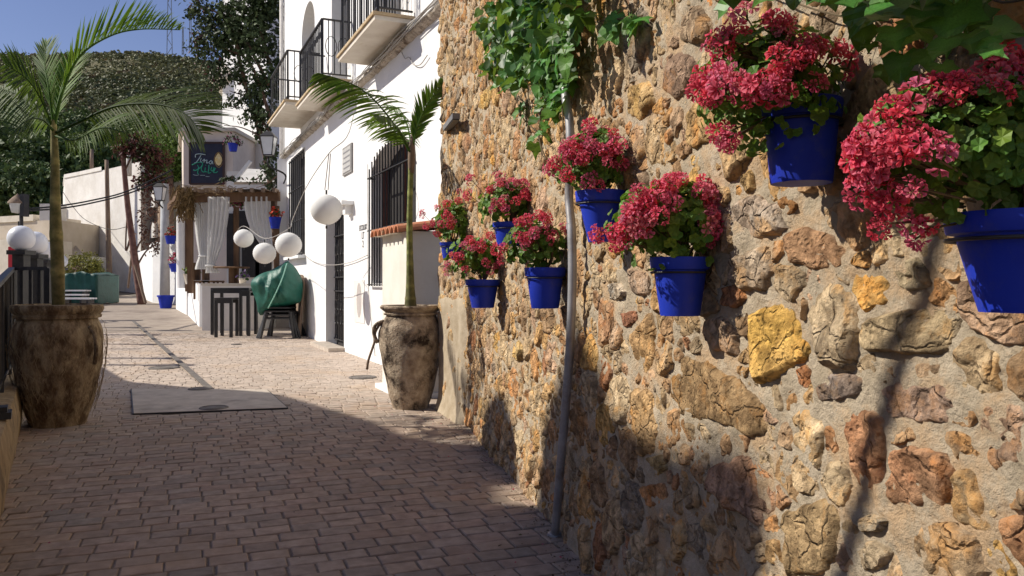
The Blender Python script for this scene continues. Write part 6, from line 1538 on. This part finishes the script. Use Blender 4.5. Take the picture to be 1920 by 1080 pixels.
# ------------------------------------------------------------------ the hill
def hillz(x, y):
    u = x/y*F + CX
    ridge = 103 + 2*math.sin(u*.02) + max(0, u-300)*.14
    zr = H + (HV-ridge)/F*235
    t = max(0, min(1, (y-62)/(235-62))); t2 = t**1.15
    z = 3.5 + (zr-3.5)*t2 + 2.5*noise.noise(Vector((x*.03, y*.03, 0)))*t*(1-t)**2*4 + 1.2*noise.noise(Vector((x*.08, y*.08, 0)))*t*(1-t)**2*4
    if y > 235: z -= (y-235)*.25
    return z
HX = lambda k: -330 + k*8.0
hx = [HX(k) for k in range(66)]; hy = list(np.arange(55, 300, 6))
m = MB(); m.add([(x, y, hillz(x, y)) for y in hy for x in hx], [(j*len(hx)+i, j*len(hx)+i+1, (j+1)*len(hx)+i+1, (j+1)*len(hx)+i) for j in range(len(hy)-1) for i in range(len(hx)-1)])
tag(m.build('hill', M_HILL, smooth=True), kind='structure')
# scrub: leafy clumps on the slope
C = []; D = []; U = []; SZ = []; CC = []
nb_ = 0
while nb_ < 13500:
    y = 58 + 180*random.random()**0.9; k = random.uniform(-.74, -.26) if random.random() < .86 else random.uniform(-1.3, .2); x = k*y
    dens = noise.noise(Vector((x*.035, y*.035, 7)))
    if y > 140 and dens < -.15 and random.random() < .75: continue
    nb_ += 1
    s_ = random.uniform(.5, 1.25)*(1.25 if y < 130 else 1.0); z = hillz(x, y)
    t = .5+.5*noise.noise(Vector((x*.05, y*.05, 2))); g = np.array([0.090,0.118,0.052])*(1-t) + np.array([0.160,0.160,0.083])*t
    if random.random() < .07: g = np.array([.15,.11,.06])
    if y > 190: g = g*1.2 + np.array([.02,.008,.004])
    g = g*random.uniform(.75, 1.25)
    for j in range(11):
        d = Vector((random.gauss(0,1), random.gauss(0,1), abs(random.gauss(0,1)))).normalized()
        C.append((x+d.x*s_, y+d.y*s_, z+d.z*s_*.9)); D.append((random.gauss(0,1), random.gauss(0,1), random.gauss(0,.6))); U.append((d.x+random.gauss(0,.4), d.y+random.gauss(0,.4), d.z+random.gauss(0,.4))); SZ.append(s_*random.uniform(.4,.85)); CC.append(g*random.uniform(.8,1.2))
leafmesh('hillside_scrub', np.array(C), np.array(D), np.array(U), np.array(SZ), np.array(CC), M_BUSH, None, 'stuff', aspect=.9)
# the nearer wooded slope: trees one by one at the foot
tl = [(10,330,60,2.8),(40,300,66,3.0),(70,350,58,2.4),(28,262,74,3.2),(85,290,70,2.8),(120,300,68,2.6),(150,285,72,2.8),(185,300,66,2.2),(-20,280,68,3.4),(60,235,84,3.2),(115,245,80,2.8),(170,235,84,2.8),(210,270,74,2.6),(5,215,90,3.4),(250,255,78,2.4),(285,260,74,2.4),(-45,340,58,3.0),(140,330,60,1.8),(45,360,54,2.0),(95,365,54,1.8)]
sidew = ['far left','second']
pos = ['lowest dark green tree at the left foot of the hill','broad dark tree above the old round lamp','small rounded tree beside the palm trunk, low on the slope','dark tree high on the left, behind the palm fronds','dense tree just right of the palm trunk','dark tree above the left end of the end building','dark tree above the middle of the end building','rounded tree above the right end of the end building','tree cut by the left picture edge, mid slope','tall dark tree above the palm crown shaft','dark tree behind the drooping palm frond','tree above the timber post on the slope','small tree left of the leaning trunk','highest dark tree at the left picture edge','small tree behind the leaning trunk crown','small dark tree between leaning trunk and sign house','lowest tree at the left picture edge','light topped tree directly behind the end building','low bushy tree behind the low beige building','small bushy tree between beige building and palm trunk']
for (u, v, y, r), lab in zip(tl, pos):
    c = P(u, v, y); o = empty('hillside_tree', (c.x, y, hillz(c.x, y)), lab, 'tree', 'trees at the foot of the hill')
    k = random.uniform(.8, 1.3)
    foliage('crown', [(c, (r*.8, r*.8, r*.75)), (c+Vector((r*.5,0,-r*.25)), (r*.6,r*.6,r*.6)), (c+Vector((-r*.5,-.2*r,-r*.2)), (r*.6,r*.6,r*.55)), (c+Vector((0,0,-r*.6)), (r*.8,r*.7,r*.6))], 3200, .42, (0.065*k,0.105*k,0.034*k), (0.14*k,0.19*k,0.065*k), o, shell=.6, sub=30, subr=.28)
    m = MB(); m.tube([(c.x, y, min(hillz(c.x, y), c.z-r)-1), (c.x, y, c.z)], [.28,.12], 6); m.build('trunk', M_BARK, o)

# ------------------------------------------------------------------ unseen house across the street, outline shaped to cast the foreground shade
XA = -9.0
prof_ = [(11.5,-.5),(11.5,2.4),(10.97,2.8),(9.55,3.62),(8.91,4.58),(8.55,5.30),(7.02,6.28),(6.35,6.6),(6.15,6.85),(6.0,7.4),(5.55,7.62),(5.1,7.5),(4.97,7.15),(4.62,7.15),(4.45,7.8),(4.15,8.1),(3.89,8.42),(3.6,8.28),(3.36,8.17),(2.9,8.25),(2.6,8.38),(2.40,8.38),(2.30,7.9),(-5,7.9),(-5,-.5)]
oh = empty('shade_casting_house', (XA-2, 3, 0), 'unseen white house added across the street, its outline shaped to cast the foreground shade', 'house')
m = MB(); n_ = len(prof_); m.add([(XA, y, z) for y, z in prof_] + [(XA-5, y, z) for y, z in prof_], [tuple(range(n_)), tuple(range(2*n_-1, n_-1, -1))] + [(i, n_+i, n_+(i+1) % n_, (i+1) % n_) for i in range(n_)]); m.build('wall', M_WHITE2, oh)
# unseen stake added by the railing to streak the wall with shade
polething('added_shadow_stake', 'unseen slender stake added by the railing to cast a streak on the wall', [(-2.35, 2.82, -.03), (-2.35, 1.71, 3.07), (-2.35, 1.50, 3.65), (-2.35, 1.12, 4.7)], .026, .022, M_GREYWOOD, 'stake')
